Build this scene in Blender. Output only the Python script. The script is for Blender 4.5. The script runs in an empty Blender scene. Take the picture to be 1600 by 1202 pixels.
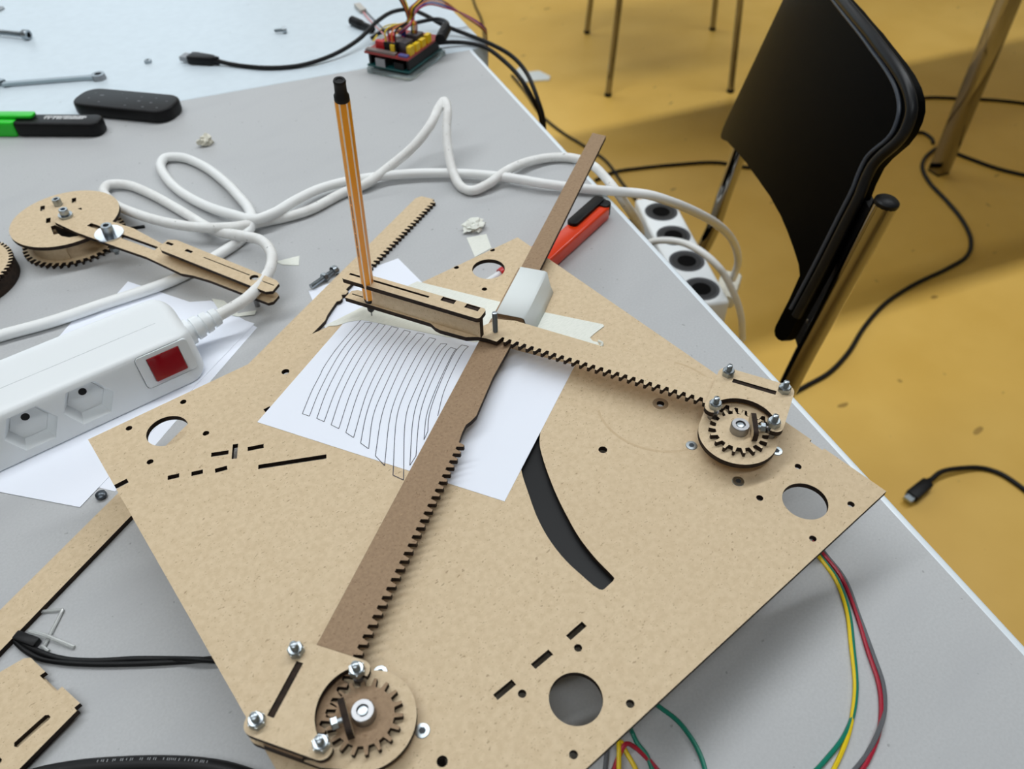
import bpy, bmesh, math, random
from mathutils import Vector, Matrix, Euler
random.seed(7)
SC = bpy.context.scene
COL = SC.collection
pi = math.pi
# ------------------------------------------------------------------ camera, world, lights
# Working unit: millimetres, origin = the motor hole at the left corner of the plotter board,
# z = 0 on the board's upper face; the table top lies at ZT and the floor at ZF.
ZT, ZF = -43.0, -773.0
def V(x, y, z): return Vector((x / 1000, y / 1000, (z - ZF) / 1000))
CAMP = (-28.738, -341.403, 313.878); CAMR = (0.787, 0.018, -0.685); FPX = 1214.748
cam = bpy.data.objects.new('camera', bpy.data.cameras.new('camera')); COL.objects.link(cam)
cam.location = V(*CAMP); cam.rotation_euler = CAMR
cam.data.sensor_fit = 'HORIZONTAL'; cam.data.sensor_width = 36; cam.data.lens = 36 * FPX / 1600
cam.data.clip_start = .01; cam.data.clip_end = 60
cam.data.dof.use_dof = True; cam.data.dof.focus_distance = .43; cam.data.dof.aperture_fstop = 11
SC.camera = cam
CR = Euler(CAMR).to_matrix()
def at(px, py, z):                       # point at height z (mm) seen at a pixel of the photograph
    d = CR @ Vector(((px - 800) / FPX, (601 - py) / FPX, -1)); t = (z - CAMP[2]) / d.z
    return Vector(CAMP) + d * t
E1 = Vector((.2995, .954, 0)).normalized()      # along the long table edge
E2 = Vector((.954, -.2995, 0)).normalized()     # across it, to the right
def ue(u, e, z): p = E2 * u + E1 * e; return Vector((p.x, p.y, z))

w = bpy.data.worlds.new('room_light'); SC.world = w; w.use_nodes = True
bg = w.node_tree.nodes['Background']; bg.inputs[0].default_value = (.82, .93, 1, 1); bg.inputs[1].default_value = .12
def area(name, loc, size, sizey, power, col, aim):
    l = bpy.data.lights.new(name, 'AREA'); l.shape = 'RECTANGLE'; l.size = size; l.size_y = sizey; l.energy = power; l.color = col
    o = bpy.data.objects.new(name, l); COL.objects.link(o); o.location = V(*loc)
    d = (V(*aim) - V(*loc)).normalized(); x = Vector((E2.x, E2.y, 0)); x = (x - d * x.dot(d)).normalized(); y = (-d).cross(x)
    o.rotation_euler = Matrix((x, y, -d)).transposed().to_euler(); return o
HC = 2150      # luminaire height above the board
area('ceiling_lamp', ue(800, 790, HC), 4.6, .16, 118, (.94, .98, 1), ue(800, 790, 0))
area('ceiling_lamp.001', ue(900, 3600, HC), 4.2, .16, 72, (.94, .98, 1), ue(900, 3600, 0))
area('ceiling_lamp.002', ue(-450, -950, HC), 1.6, .16, 32, (.94, .98, 1), ue(-450, -950, 0))
area('window_light', ue(-1300, 4350, 880), 3.6, 1.7, 50, (.76, .90, 1), ue(0, 300, 0))
SC.view_settings.view_transform = 'Standard'; SC.view_settings.look = 'None'
SC.view_settings.exposure = -0.98; SC.view_settings.gamma = 1; SC.view_settings.use_curve_mapping = False

# ------------------------------------------------------------------ materials
def srgb(c): return tuple((v / 12.92 if v <= .04045 else ((v + .055) / 1.055) ** 2.4) for v in [x / 255 for x in c]) + (1,)
def mat(name, col, rough=.5, metal=0, spec=.5, trans=0, alpha=1, coat=0, ior=None):
    m = bpy.data.materials.new(name); m.use_nodes = True; b = m.node_tree.nodes['Principled BSDF']
    b.inputs['Base Color'].default_value = srgb(col); b.inputs['Roughness'].default_value = rough; b.inputs['Metallic'].default_value = metal
    b.inputs['Specular IOR Level'].default_value = spec; b.inputs['Transmission Weight'].default_value = trans
    b.inputs['Alpha'].default_value = alpha; b.inputs['Coat Weight'].default_value = coat
    if ior: b.inputs['IOR'].default_value = ior
    return m
def noisy(name, cols, scale, detail=6, rough=.6, specks=None, bump=0, spec=.3, stretch=(1, 1, 1), lo=.35, hi=.65, big=None):
    """base colour from noise between two colours, with optional dark specks and fibres"""
    m = mat(name, cols[0], rough, spec=spec); nt = m.node_tree; N = nt.nodes; L = nt.links; b = N['Principled BSDF']
    tc = N.new('ShaderNodeTexCoord'); mp = N.new('ShaderNodeMapping'); mp.inputs['Scale'].default_value = stretch; L.new(tc.outputs['Object'], mp.inputs['Vector'])
    n = N.new('ShaderNodeTexNoise'); n.inputs['Scale'].default_value = scale; n.inputs['Detail'].default_value = detail; L.new(mp.outputs['Vector'], n.inputs['Vector'])
    r = N.new('ShaderNodeValToRGB'); r.color_ramp.elements[0].position = lo; r.color_ramp.elements[1].position = hi
    r.color_ramp.elements[0].color = srgb(cols[0]); r.color_ramp.elements[1].color = srgb(cols[1]); L.new(n.outputs['Fac'], r.inputs['Fac']); out = r.outputs['Color']
    def mix(fac, c, src):
        x = N.new('ShaderNodeMix'); x.data_type = 'RGBA'; L.new(fac, x.inputs['Factor']); L.new(src, x.inputs['A']); x.inputs['B'].default_value = srgb(c); return x.outputs['Result']
    for sp in specks or []:
        sc, thr, wid, c, amt = sp[:5]; st = sp[5] if len(sp) > 5 else (1, 1, 1)
        mq = N.new('ShaderNodeMapping'); mq.inputs['Scale'].default_value = st; mq.inputs['Rotation'].default_value = (0, 0, sp[6] if len(sp) > 6 else 0); L.new(tc.outputs['Object'], mq.inputs['Vector'])
        k = N.new('ShaderNodeTexNoise'); k.inputs['Scale'].default_value = sc; k.inputs['Detail'].default_value = 1; L.new(mq.outputs['Vector'], k.inputs['Vector'])
        rr = N.new('ShaderNodeMapRange'); rr.inputs['From Min'].default_value = thr; rr.inputs['From Max'].default_value = thr + wid; rr.inputs['To Max'].default_value = amt
        L.new(k.outputs['Fac'], rr.inputs['Value']); out = mix(rr.outputs['Result'], c, out)
    L.new(out, b.inputs['Base Color'])
    if bump:
        bp = N.new('ShaderNodeBump'); bp.inputs['Strength'].default_value = bump; bp.inputs['Distance'].default_value = .0005; L.new(n.outputs['Fac'], bp.inputs['Height']); L.new(bp.outputs['Normal'], b.inputs['Normal'])
    return m
SPK = [(1100, .69, .06, (140, 110, 76), .6, (1, 1, 1)), (800, .66, .06, (224, 202, 168), .35, (.4, 1, 1), .5), (800, .66, .06, (224, 202, 168), .35, (.4, 1, 1), 2.1), (800, .72, .05, (132, 104, 74), .55, (.45, 1, 1), -.9), (9, .55, .3, (200, 176, 142), .35)]
MDF = noisy('mdf_pale', ((207, 184, 150), (217, 195, 162)), 330, 10, .62, SPK, 0)
MDFD = noisy('mdf_brown', ((148, 122, 95), (160, 133, 104)), 600, 8, .6, [(800, .66, .06, (112, 84, 58), .5), (700, .72, .05, (186, 156, 122), .5, (.3, 1, 1), .4)], .15)
BURN = noisy('laser_burnt_edge', ((34, 24, 18), (52, 38, 28)), 300, 3, .8)
STEEL = mat('zinc_steel', (164, 172, 177), .3, 1)
STEELD = mat('dark_steel', (150, 150, 152), .38, 1)
CHROME = mat('chrome', (150, 146, 140), .07, 1)
WHITE = mat('white_plastic', (236, 240, 242), .38, spec=.5)
WHITEG = mat('white_cable', (240, 241, 240), .42)
WHITEG2 = noisy('scuffed_white_cable', ((232, 231, 228), (240, 240, 238)), 120, 4, .45, [(260, .72, .04, (120, 116, 110), .6)])
PAPER = mat('paper', (240, 244, 254), .8, spec=.2)
TAPE = noisy('masking_tape', ((226, 228, 218), (235, 236, 227)), 300, 4, .7, stretch=(1, 4, 1), bump=.1)
TAPE2 = mat('white_card', (228, 233, 232), .6, spec=.3)
BLACK = mat('black_plastic', (9, 9, 11), .45, spec=.25)
BLACKS = mat('black_satin', (2, 2, 2), .5, spec=.05)
RUB = mat('black_rubber', (10, 10, 12), .5, spec=.3)
INK = mat('ink', (84, 84, 96), .7, spec=.1)
DARK = mat('dark_recess', (22, 20, 20), .8)
PORANGE = mat('orange_lacquer', (255, 164, 8), .3)
PWHITE = mat('pen_white_stripe', (255, 234, 216), .35)
RED = mat('red_plastic', (196, 30, 36), .3)
REDT = mat('red_rocker', (150, 12, 26), .18, coat=.5)
ORED = mat('orange_red_plastic', (244, 66, 16), .3)
GREEN = mat('green_plastic', (32, 200, 40), .3)
PCBR = mat('red_circuit_board', (150, 48, 44), .4)
PCBT = mat('teal_circuit_board', (14, 84, 84), .4)
YEL = mat('yellow_plastic', (228, 190, 24), .4)
GREY = mat('grey_plastic', (118, 120, 124), .4)
CLEAR = mat('clear_acrylic', (226, 238, 238), .12, trans=.85, ior=1.3)
CLEARS = mat('frosted_clear_plastic', (236, 238, 236), .15, trans=.6)
CREAM = mat('cream_plastic', (226, 222, 206), .5)
wires = dict(yellow=mat('yellow_wire', (232, 200, 20), .4), green=mat('green_wire', (10, 122, 100), .4), red=mat('red_wire', (168, 26, 50), .4), grey=mat('grey_wire', (96, 98, 102), .4),
             black=RUB, blue=mat('blue_wire', (36, 60, 150), .4), orange=mat('orange_wire', (216, 130, 60), .4), pink=mat('pink_wire', (226, 150, 150), .4), brown=mat('brown_wire', (110, 50, 50), .4))
FLOOR = noisy('ochre_linoleum', ((224, 180, 86), (233, 190, 97)), 5, 10, .42, [(14, .75, .02, (130, 98, 44), .7, (1, 2.2, 1), .6), (40, .77, .03, (140, 106, 52), .45), (3, .5, .3, (221, 175, 80), .5)], .03, .4)
TGREY = noisy('grey_laminate', ((183, 184, 185), (189, 190, 191)), 700, 4, .42, [(240, .76, .03, (120, 120, 120), .5), (14, .5, .3, (179, 180, 182), .5, (1, 3, 1), .3)], .03, .2)
TWHITE = noisy('white_laminate', ((206, 218, 226), (210, 222, 230)), 90, 4, .34, [(120, .79, .03, (150, 154, 158), .4)], 0, .5)
EDGE = mat('white_edge_band', (232, 240, 246), .35)

# ------------------------------------------------------------------ mesh helpers (all coordinates in mm)
class Fr:                                 # local frame in board millimetres
    def __init__(s, o=(0, 0, 0), x=(1, 0, 0), y=(0, 1, 0), z=(0, 0, 1)): s.o, s.x, s.y, s.z = Vector(o), Vector(x), Vector(y), Vector(z)
    def __call__(s, p): return s.o + s.x * p[0] + s.y * p[1] + s.z * p[2]
    def at(s, o): return Fr(s(o), s.x, s.y, s.z)
ID = Fr()
def rotz(o, a): return Fr(o, (math.cos(a), math.sin(a), 0), (-math.sin(a), math.cos(a), 0))
def along(a, b, up=(0, 0, 1)):            # frame at a, x towards b
    a, b, up = Vector(a), Vector(b), Vector(up); x = (b - a).normalized(); y = up.cross(x).normalized(); return Fr(a, x, y, x.cross(y))
def tilt(o, axis): return Fr(o, *basis(axis))
def basis(axis):
    z = Vector(axis).normalized(); x = Vector((0, 1, 0)).cross(z) if abs(z.y) < .9 else Vector((1, 0, 0)).cross(z); x.normalize(); return x, z.cross(x), z
def tag(o, label=None, cat=None, group=None, kind=None):
    if label: o['label'] = label
    if cat: o['category'] = cat
    if group: o['group'] = group
    if kind: o['kind'] = kind
    return o
def thing(name, label, cat, loc, group=None):
    o = bpy.data.objects.new(name, None); COL.objects.link(o); o.location = V(*loc); o.empty_display_size = .02
    return tag(o, label, cat, group)
def worldloc(o):
    v = Vector((0, 0, 0))
    while o: v += o.location; o = o.parent
    return v
class MB:                                 # collects shapes, then links them as one mesh object
    def __init__(s): s.v, s.f, s.m, s.sm = [], [], [], []
    def add(s, verts, faces, fr=ID, mi=0, smooth=False):
        k = len(s.v); s.v += [fr(p) for p in verts]
        for i, f in enumerate(faces): s.f.append([k + j for j in f]); s.m.append(mi[i] if isinstance(mi, list) else mi); s.sm.append(smooth)
        return s
    def box(s, a, b, fr=ID, mi=0):
        x0, y0, z0 = a; x1, y1, z1 = b
        return s.add([(x0, y0, z0), (x1, y0, z0), (x1, y1, z0), (x0, y1, z0), (x0, y0, z1), (x1, y0, z1), (x1, y1, z1), (x0, y1, z1)],
                     [(0, 3, 2, 1), (4, 5, 6, 7), (0, 1, 5, 4), (1, 2, 6, 5), (2, 3, 7, 6), (3, 0, 4, 7)], fr, mi)
    def lathe(s, prof, fr=ID, n=24, mi=0, smooth=True, caps=True):
        vs = []; fs = []
        for r, z in prof: vs += [(r * math.cos(2 * pi * i / n), r * math.sin(2 * pi * i / n), z) for i in range(n)]
        for k in range(len(prof) - 1):
            for i in range(n): j = (i + 1) % n; fs.append((k * n + i, k * n + j, (k + 1) * n + j, (k + 1) * n + i))
        s.add(vs, fs, fr, mi, smooth)
        if caps: s.add(vs[:n], [tuple(range(n))[::-1]], fr, mi); s.add(vs[-n:], [tuple(range(n))], fr, mi)
        return s
    def prism(s, pts, z0, z1, fr=ID, mi=0):
        n = len(pts); vs = [(x, y, z0) for x, y in pts] + [(x, y, z1) for x, y in pts]
        return s.add(vs, [tuple(range(n))[::-1], tuple(range(n, 2 * n))] + [(i, (i + 1) % n, n + (i + 1) % n, n + i) for i in range(n)], fr, mi)
    def tube(s, pts, r, n=10, mi=0, sub=6, spline=True, closed=False, caps=True):
        P = [Vector(p) for p in pts]
        if spline and len(P) > 2: P = catmull(P, sub)
        rr = r if callable(r) else (lambda t: r)
        t0 = (P[1] - P[0]).normalized(); a = Vector((0, 0, 1)) if abs(t0.z) < .9 else Vector((1, 0, 0)); u = (a - t0 * a.dot(t0)).normalized(); vs = []
        for i, p in enumerate(P):
            t = (P[min(i + 1, len(P) - 1)] - P[max(i - 1, 0)]).normalized(); u = (u - t * u.dot(t)).normalized(); b = t.cross(u); q = rr(i / (len(P) - 1))
            vs += [p + (u * math.cos(2 * pi * k / n) + b * math.sin(2 * pi * k / n)) * q for k in range(n)]
        fs = [(i * n + k, i * n + (k + 1) % n, (i + 1) * n + (k + 1) % n, (i + 1) * n + k) for i in range(len(P) - 1) for k in range(n)]
        s.add(vs, fs, ID, mi, True)
        if caps: s.add(vs[:n], [tuple(range(n))[::-1]], ID, mi); s.add(vs[-n:], [tuple(range(n))], ID, mi)
        return s
    def build(s, name, mats, parent=None, bevel=0, seg=2, base=None, ang=.6):
        me = bpy.data.meshes.new(name); o = bpy.data.objects.new(name, me); COL.objects.link(o)
        W = [V(*p) for p in s.v]
        if parent: org = worldloc(parent); o.parent = parent
        else:
            org = V(*base) if base else Vector((sum(p.x for p in W) / len(W), sum(p.y for p in W) / len(W), min(p.z for p in W))); o.location = org
        me.from_pydata([p - org for p in W], [], s.f)
        for m in (mats if isinstance(mats, (list, tuple)) else [mats]): me.materials.append(m)
        for p, mi, sm in zip(me.polygons, s.m, s.sm): p.material_index = mi; p.use_smooth = sm
        bm = bmesh.new(); bm.from_mesh(me); bmesh.ops.remove_doubles(bm, verts=bm.verts, dist=1e-7); bmesh.ops.recalc_face_normals(bm, faces=bm.faces)
        if bevel:
            ed = [e for e in bm.edges if len(e.link_faces) == 2 and e.calc_face_angle(0) > ang]
            r = bmesh.ops.bevel(bm, geom=ed, offset=bevel / 1000, segments=seg, profile=.5, affect='EDGES', clamp_overlap=True)
            if seg > 1:
                for f in r['faces']: f.smooth = True
        bm.to_mesh(me); bm.free(); me.update(); me.set_sharp_from_angle(angle=.7)
        return o
def catmull(P, sub):
    out = []; n = len(P)
    for i in range(n - 1):
        p0, p1, p2, p3 = P[max(i - 1, 0)], P[i], P[i + 1], P[min(i + 2, n - 1)]
        d = [max((b - a).length, 1e-6) ** .5 for a, b in ((p0, p1), (p1, p2), (p2, p3))]
        m1 = (p2 - p1) if i == 0 else ((p1 - p0) / d[0] - (p2 - p0) / (d[0] + d[1]) + (p2 - p1) / d[1]) * d[1]
        m2 = (p2 - p1) if i == n - 2 else ((p2 - p1) / d[1] - (p3 - p1) / (d[1] + d[2]) + (p3 - p2) / d[2]) * d[1]
        for k in range(sub):
            t = k / sub; out.append(p1 * (2 * t**3 - 3 * t**2 + 1) + m1 * (t**3 - 2 * t**2 + t) + p2 * (-2 * t**3 + 3 * t**2) + m2 * (t**3 - t**2))
    out.append(P[-1]); return out
def plate(name, outer, holes, z0, z1, mats, parent=None, fr=ID):
    """flat laser-cut sheet with holes: filled curve, made into a mesh; sides get the second material"""
    cu = bpy.data.curves.new(name, 'CURVE'); cu.dimensions = '2D'; cu.fill_mode = 'BOTH'; cu.extrude = (z1 - z0) / 2
    for loop in [outer] + list(holes):
        sp = cu.splines.new('POLY'); sp.points.add(len(loop) - 1); sp.use_cyclic_u = True
        for p, q in zip(sp.points, loop): p.co = (q[0], q[1], 0, 1)
    tmp = bpy.data.objects.new('tmp', cu); COL.objects.link(tmp); dg = bpy.context.evaluated_depsgraph_get()
    me = bpy.data.meshes.new_from_object(tmp.evaluated_get(dg)); zc = (z0 + z1) / 2
    loc = [v.co.copy() for v in me.vertices]; side = [abs(p.normal.z) < .5 for p in me.polygons]; fs = [tuple(p.vertices) for p in me.polygons]
    bpy.data.objects.remove(tmp); bpy.data.curves.remove(cu); bpy.data.meshes.remove(me)
    mb = MB(); mb.add([(c.x, c.y, c.z + zc) for c in loc], fs, fr, [1 if s else 0 for s in side])
    return mb.build(name, mats, parent)
def circ(c, r, n=32, a0=0, a1=2 * pi):
    full = abs(a1 - a0 - 2 * pi) < 1e-6; m = n if full else n + 1
    return [(c[0] + r * math.cos(a0 + (a1 - a0) * i / n), c[1] + r * math.sin(a0 + (a1 - a0) * i / n)) for i in range(m)]
def rrect(x0, y0, x1, y1, r, n=5):
    return circ((x1 - r, y1 - r), r, n, 0, pi / 2) + circ((x0 + r, y1 - r), r, n, pi / 2, pi) + circ((x0 + r, y0 + r), r, n, pi, 1.5 * pi) + circ((x1 - r, y0 + r), r, n, 1.5 * pi, 2 * pi)
def rc(x0, y0, x1, y1): return [(x0, y0), (x1, y0), (x1, y1), (x0, y1)]
def strip2(a, b, wd):                     # thin rectangle from a to b
    a, b = Vector(a[:2]), Vector(b[:2]); d = (b - a).normalized(); n = Vector((-d.y, d.x)) * wd / 2; return [tuple(a + n), tuple(a - n), tuple(b - n), tuple(b + n)]
def xy(px, py, z=0): p = at(px, py, z); return (p.x, p.y)
def gear(nt, m, ph=0, c=(0, 0)):
    ro, rf = m * nt / 2 + m, m * nt / 2 - 1.2 * m; pts = []
    for i in range(nt):
        for da, r in ((-.25, rf), (-.235, rf), (-.115, ro), (.115, ro), (.235, rf)):
            a = ph + 2 * pi * (i + da) / nt; pts.append((c[0] + r * math.cos(a), c[1] + r * math.sin(a)))
    return pts
def teeth(s0, n, p, root, tip):           # n rack teeth along x from s0
    pts = []
    for i in range(n):
        s = s0 + i * p; pts += [(s, root), (s + .17 * p, root), (s + .36 * p, tip), (s + .62 * p, tip), (s + .83 * p, root)]
    return pts
HEX = lambda r, a=0: [(r * math.cos(a + k * pi / 3), r * math.sin(a + k * pi / 3)) for k in range(6)]
def nut(mb, fr, r=3.1, h=2.4, a=0, mi=0):
    mb.prism(HEX(r, a), 0, h * .85, fr, mi); mb.lathe([(r * .93, h * .85), (r * .8, h), (1.6, h)], fr, 18, mi)
def stud(mb, fr, r, h, mi=0):             # threaded rod end
    pr = []; z = 0
    while z < h - .6: pr += [(r, z), (r * .86, z + .3)]; z += .6
    pr += [(r * .95, h - .3), (r * .6, h)]; mb.lathe(pr, fr, 14, mi)
def capbolt(mb, fr, r=3, h=3.4, mi=0, md=1):  # socket cap head
    mb.lathe([(r, 0), (r, h * .85), (r * .92, h), (r * .52, h), (r * .5, h * .45), (.01, h * .45)], fr, 20, mi, caps=False); mb.prism(HEX(r * .48), h * .46, h * .5, fr, md)
def sheet(px, z, mb=None, th=.2):          # paper lying flat, given its corner points
    mb = mb or MB(); mb.prism([tuple(p[:2]) for p in px], z, z + th); return mb

# ------------------------------------------------------------------ setting
RM = Fr((0, 0, 0), E2, E1, (0, 0, 1)); WALL = mat('painted_wall', (214, 214, 210), .8)
fl = MB().box((-4000, -3500, ZF - 30), (5500, 4400, ZF), RM).build('floor', FLOOR, base=(0, 0, ZF)); tag(fl, kind='structure')
for nm_, a_, b_ in (('wall_left', (-4100, -3600), (-4000, 4500)), ('wall_right', (5500, -3600), (5600, 4500)), ('wall_near', (-4000, -3600), (5500, -3500))):
    tag(MB().box((*a_, ZF - 30), (*b_, ZF + 2900), RM).build(nm_, WALL), kind='structure')

def table(name, label, cat, u0, u1, e0, e1, topmat, legs, edge=True, fb=5.0):
    t = thing(name, label, cat, ue((u0 + u1) / 2, (e0 + e1) / 2, ZF))
    fr = Fr((0, 0, 0), E2, E1, (0, 0, 1)); b = 5.0 if edge else 0
    MB().box((u0 + b, e0 + b, ZT - 25), (u1 - b, e1 - min(b, fb), ZT), fr).build('tabletop', topmat, t)
    if edge:
        mb = MB(); o = rc(u0, e0, u1, e1); i = rc(u0 + b, e0 + b, u1 - b, e1 - fb)
        prof = [(0, -25), (0, -2.2), (.7, -.8), (2.2, 0), (5, 0)]
        for k in range(4):
            vs = []
            for q, zz in prof:
                for kk in (k, (k + 1) % 4): vs.append((o[kk][0] + (i[kk][0] - o[kk][0]) * q / b, o[kk][1] + (i[kk][1] - o[kk][1]) * q / b, ZT + zz))
            mb.add(vs, [(2 * j, 2 * j + 1, 2 * j + 3, 2 * j + 2) for j in range(len(prof) - 1)], fr)
        tag(mb.build('edge_band', EDGE, t), 'bright white edge band')
    for (u, e) in legs:
        lg = MB().box((u - 20, e - 20, ZF + 4), (u + 20, e + 20, ZT - 25), fr).build('leg', CHROME, t, bevel=4)
        MB().box((u - 19, e - 19, ZF), (u + 19, e + 19, ZF + 4), fr).build('foot', RUB, lg)
    return t
U0, EC = 363.5, 392 * .954 + 503 * .2995
mb = MB()
for a_, b_ in (((-4000, 4400, ZF - 30), (5500, 4500, ZF + 800)), ((-4000, 4400, ZF + 2500), (5500, 4500, ZF + 2900)), ((-4000, 4400, ZF + 800), (-3100, 4500, ZF + 2500)), ((500, 4400, ZF + 800), (5500, 4500, ZF + 2500))): mb.box(a_, b_, RM)
tag(mb.build('wall_far', WALL), kind='structure')
wn = thing('window_1', None, None, RM((-1300, 4450, ZF + 800))); tag(wn, kind='structure'); mb = MB()
for x in (-3100, -1900, -700, 440): mb.box((x, 4410, ZF + 800), (x + 60, 4490, ZF + 2500), RM)
for z in (800, 2440): mb.box((-3100, 4410, ZF + z), (500, 4490, ZF + z + 60), RM)
mb.build('frame', WHITE, wn)
table('worktable', 'grey-topped worktable with a white edge band, under the wooden plotter', 'table', U0 - 800, U0, EC - 1600, EC, TGREY, [(U0 - 740, EC - 60), (U0 - 740, EC - 1540), (U0 - 120, EC - 1540)], fb=.8)
table('worktable', 'glossy white table butted against the far edge of the grey worktable', 'table', U0 - 1200, U0 + 18, EC + .3, EC + 800, TWHITE, [(U0 - 1140, EC + 741), (U0 - 1140, EC + 61)], edge=False)
table('side_table', 'table whose square chrome leg stands on the floor at right behind the black chair', 'table', 800, 2700, 640, 1380, TWHITE, [(1813, 990), (2600, 990)])

# ------------------------------------------------------------------ chairs
def chair_tube(mb, pts, r=10): mb.tube(pts, r, 16, 0, 10)
R0, L0, RC = Vector((523.6, -74.3, -180)), Vector((804.9, 235.7, -180)), Vector((545.3, -105.1, -30))
def black_chair():
    Wv, Up = L0 - R0, RC - R0; nn = Wv.cross(Up).normalized(); f = Vector((-nn.x, -nn.y, 0)).normalized(); side = Vector((Wv.x, Wv.y, 0)).normalized()
    P = lambda a, b: R0 + Wv * a + Up * b - nn * (10 + 35 * 4 * a * (1 - a))
    mid = (R0 + L0) / 2 + f * 200
    t = thing('chair', 'black plastic chair with chrome tube frame beside the right edge of the worktable', 'chair', (mid.x, mid.y, ZF))
    half = [(-.012, .03), (-.012, -.01), (-.005, -.045), (.006, -.062), (.018, -.066), (.028, -.05), (.033, -.02), (.043, .19), (.055, .35), (.075, .39), (.115, .428), (.16, .46), (.207, .481), (.28, .487), (.361, .466)]
    right = [(.488, 1.60), (.345, 1.60), (.25, 1.592), (.192, 1.578), (.145, 1.565), (.109, 1.549), (.078, 1.525), (.055, 1.493), (.04, 1.455), (.032, 1.41), (.027, 1.35), (.029, 1.29), (.036, 1.235), (.043, 1.18), (.0465, 1.12), (.041, 1.03), (.033, .96), (.024, .79), (.007, .47), (-.006, .157)]
    mir = lambda q: (.93 - q[0], q[1])
    arch = half + [(.465, .425), (.566, .362), (.7, .25), (.78, .155), (.82, .115), (.85, .095), (.875, .095), (.893, .115), (.903, .15), (.908, .2)]
    outl = arch + [mir(q) for q in ((.026, .2), (.026, .6), (.026, 1.1), (.026, 1.35), (.032, 1.41), (.055, 1.493), (.109, 1.549), (.192, 1.578), (.345, 1.6), (.44, 1.604))] + [(.465, 1.605)] + right
    lw, lu = Wv.length, Up.length
    ob = plate('backrest', [((.465 + (x - .465) * 1.005) * lw, y * lu) for x, y in outl], [], 0, .001, [BLACKS, BLACKS], t)
    bm = bmesh.new(); bm.from_mesh(ob.data); org = worldloc(t)
    low_f = [f_ for f_ in bm.faces if f_.normal.z < .5]; bmesh.ops.delete(bm, geom=low_f, context='FACES')
    off0 = V(0, 0, 0) - org
    for i in range(1, 28):
        g = bm.verts[:] + bm.edges[:] + bm.faces[:]; bmesh.ops.bisect_plane(bm, geom=g, plane_co=off0 + Vector((lw * (-.02 + i / 28), 0, 0)) / 1000, plane_no=(1, 0, 0))
    for i in range(1, 14):
        g = bm.verts[:] + bm.edges[:] + bm.faces[:]; bmesh.ops.bisect_plane(bm, geom=g, plane_co=off0 + Vector((0, lu * (i / 8.5), 0)) / 1000, plane_no=(0, 1, 0))
    for v in bm.verts:
        q = (v.co - off0) * 1000; v.co = V(*P(q.x / lw, q.y / lu)) - org
    bm.normal_update()
    for f_ in bm.faces:
        f_.smooth = True; f_.material_index = 0
        if f_.normal.dot(nn) > 0: f_.normal_flip()
    bm.to_mesh(ob.data); bm.free()
    md = ob.modifiers.new('thickness', 'SOLIDIFY'); md.thickness = .010; md.offset = -1
    md = ob.modifiers.new('round', 'BEVEL'); md.width = .003; md.segments = 3; md.limit_method = 'ANGLE'; md.angle_limit = .9
    # raised rim along the right and upper edge, its highlight line painted in grey
    cy = .8; rim = [(x + .026, y - .05 * max(0, min(1, (y - 1.1) / .35))) for x, y in [(.75, 1.6), (.6, 1.604)] + right[:20]]
    MB().tube([P(*q) - nn * 1.0 for q in rim], 1.7, 8, sub=3).build('rim_highlight', mat('rim_highlight_grey', (62, 68, 78), .4), t)
    MB().tube([P(q[0] + .004, q[1] - .015 * max(0, min(1, (q[1] - 1.3) / .2))) for q in [(.75, 1.6), (.6, 1.604)] + right[:21]], 4.6, 10, sub=3).build('edge_lip', mat('lip_black', (14, 15, 18), .4, spec=.3), t)
    RB = at(1271, 528, -180); dR = (RB - RC).normalized()
    for k in (0, 1):
        top = RC if k == 0 else at(1152, 246, -195) - dR * 110
        d = dR; low_ = top + d * ((ZF + 425 - top.z) / d.z)
        mbt = MB(); chair_tube(mbt, [top, top + d * 80, top + d * 160, low_ - d * 30, low_ + f * 10 + Vector((0, 0, -4)), low_ + f * 60 + Vector((0, 0, -6)), low_ + f * 380 + Vector((0, 0, -6))])
        fr_ = mbt.build('back_tube', CHROME, t)
        MB().lathe([(9.9, -1), (10.2, 0), (9.9, 2.5), (8, 4), (.5, 4.5)], tilt(top, -d), 20).build('end_cap', BLACK, fr_)
        if k == 0:
            for px, py, z in ((1352, 350, -55), (1266, 503, -165)):
                q = at(px, py, z); MB().lathe([(3.4, -8), (3.4, 1.5), (2, 3), (.3, 3.3)], tilt(q, -nn), 14).build('screw', STEELD, t)
            MB().box((-8, 0, -4), (18, 158, 4), Fr(RC + d * 8 + side * 9 - nn * 6, side, d, side.cross(d))).build('mounting_strip', BLACK, t)
        mbl = MB(); foot = Vector((low_.x, low_.y, ZF + 10)) - f * 20 + side * (-10 if k == 0 else 10); foot2 = foot + f * 420
        mbl.tube([low_ + f * 60 + Vector((0, 0, -24)), foot], 9, 12, spline=False)
        mbl.tube([low_ + f * 360 + Vector((0, 0, -24)), foot2], 9, 12, spline=False); mbl.tube([low_ + f * 60 + Vector((0, 0, -24)), low_ + f * 360 + Vector((0, 0, -24))], 9, 12, spline=False)
        mbl.build('leg_frame', CHROME, t)
    S0 = R0 + (RC - R0) * ((ZF + 450 - R0.z) / (RC - R0).z); S1 = S0 + (L0 - R0)
    x = (S1 - S0).normalized(); fr = Fr((S0.x, S0.y, ZF + 440), x, Vector((f.x, f.y, 0)), (0, 0, 1)); wd = (S1 - S0).length
    plate('seat', rrect(8, 8, wd - 8, 400, 40, 8), [], 0, 10, [BLACKS, BLACKS], t, fr)
    return t, fr, wd
chair_obj, SEAT, SW = black_chair()

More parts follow.
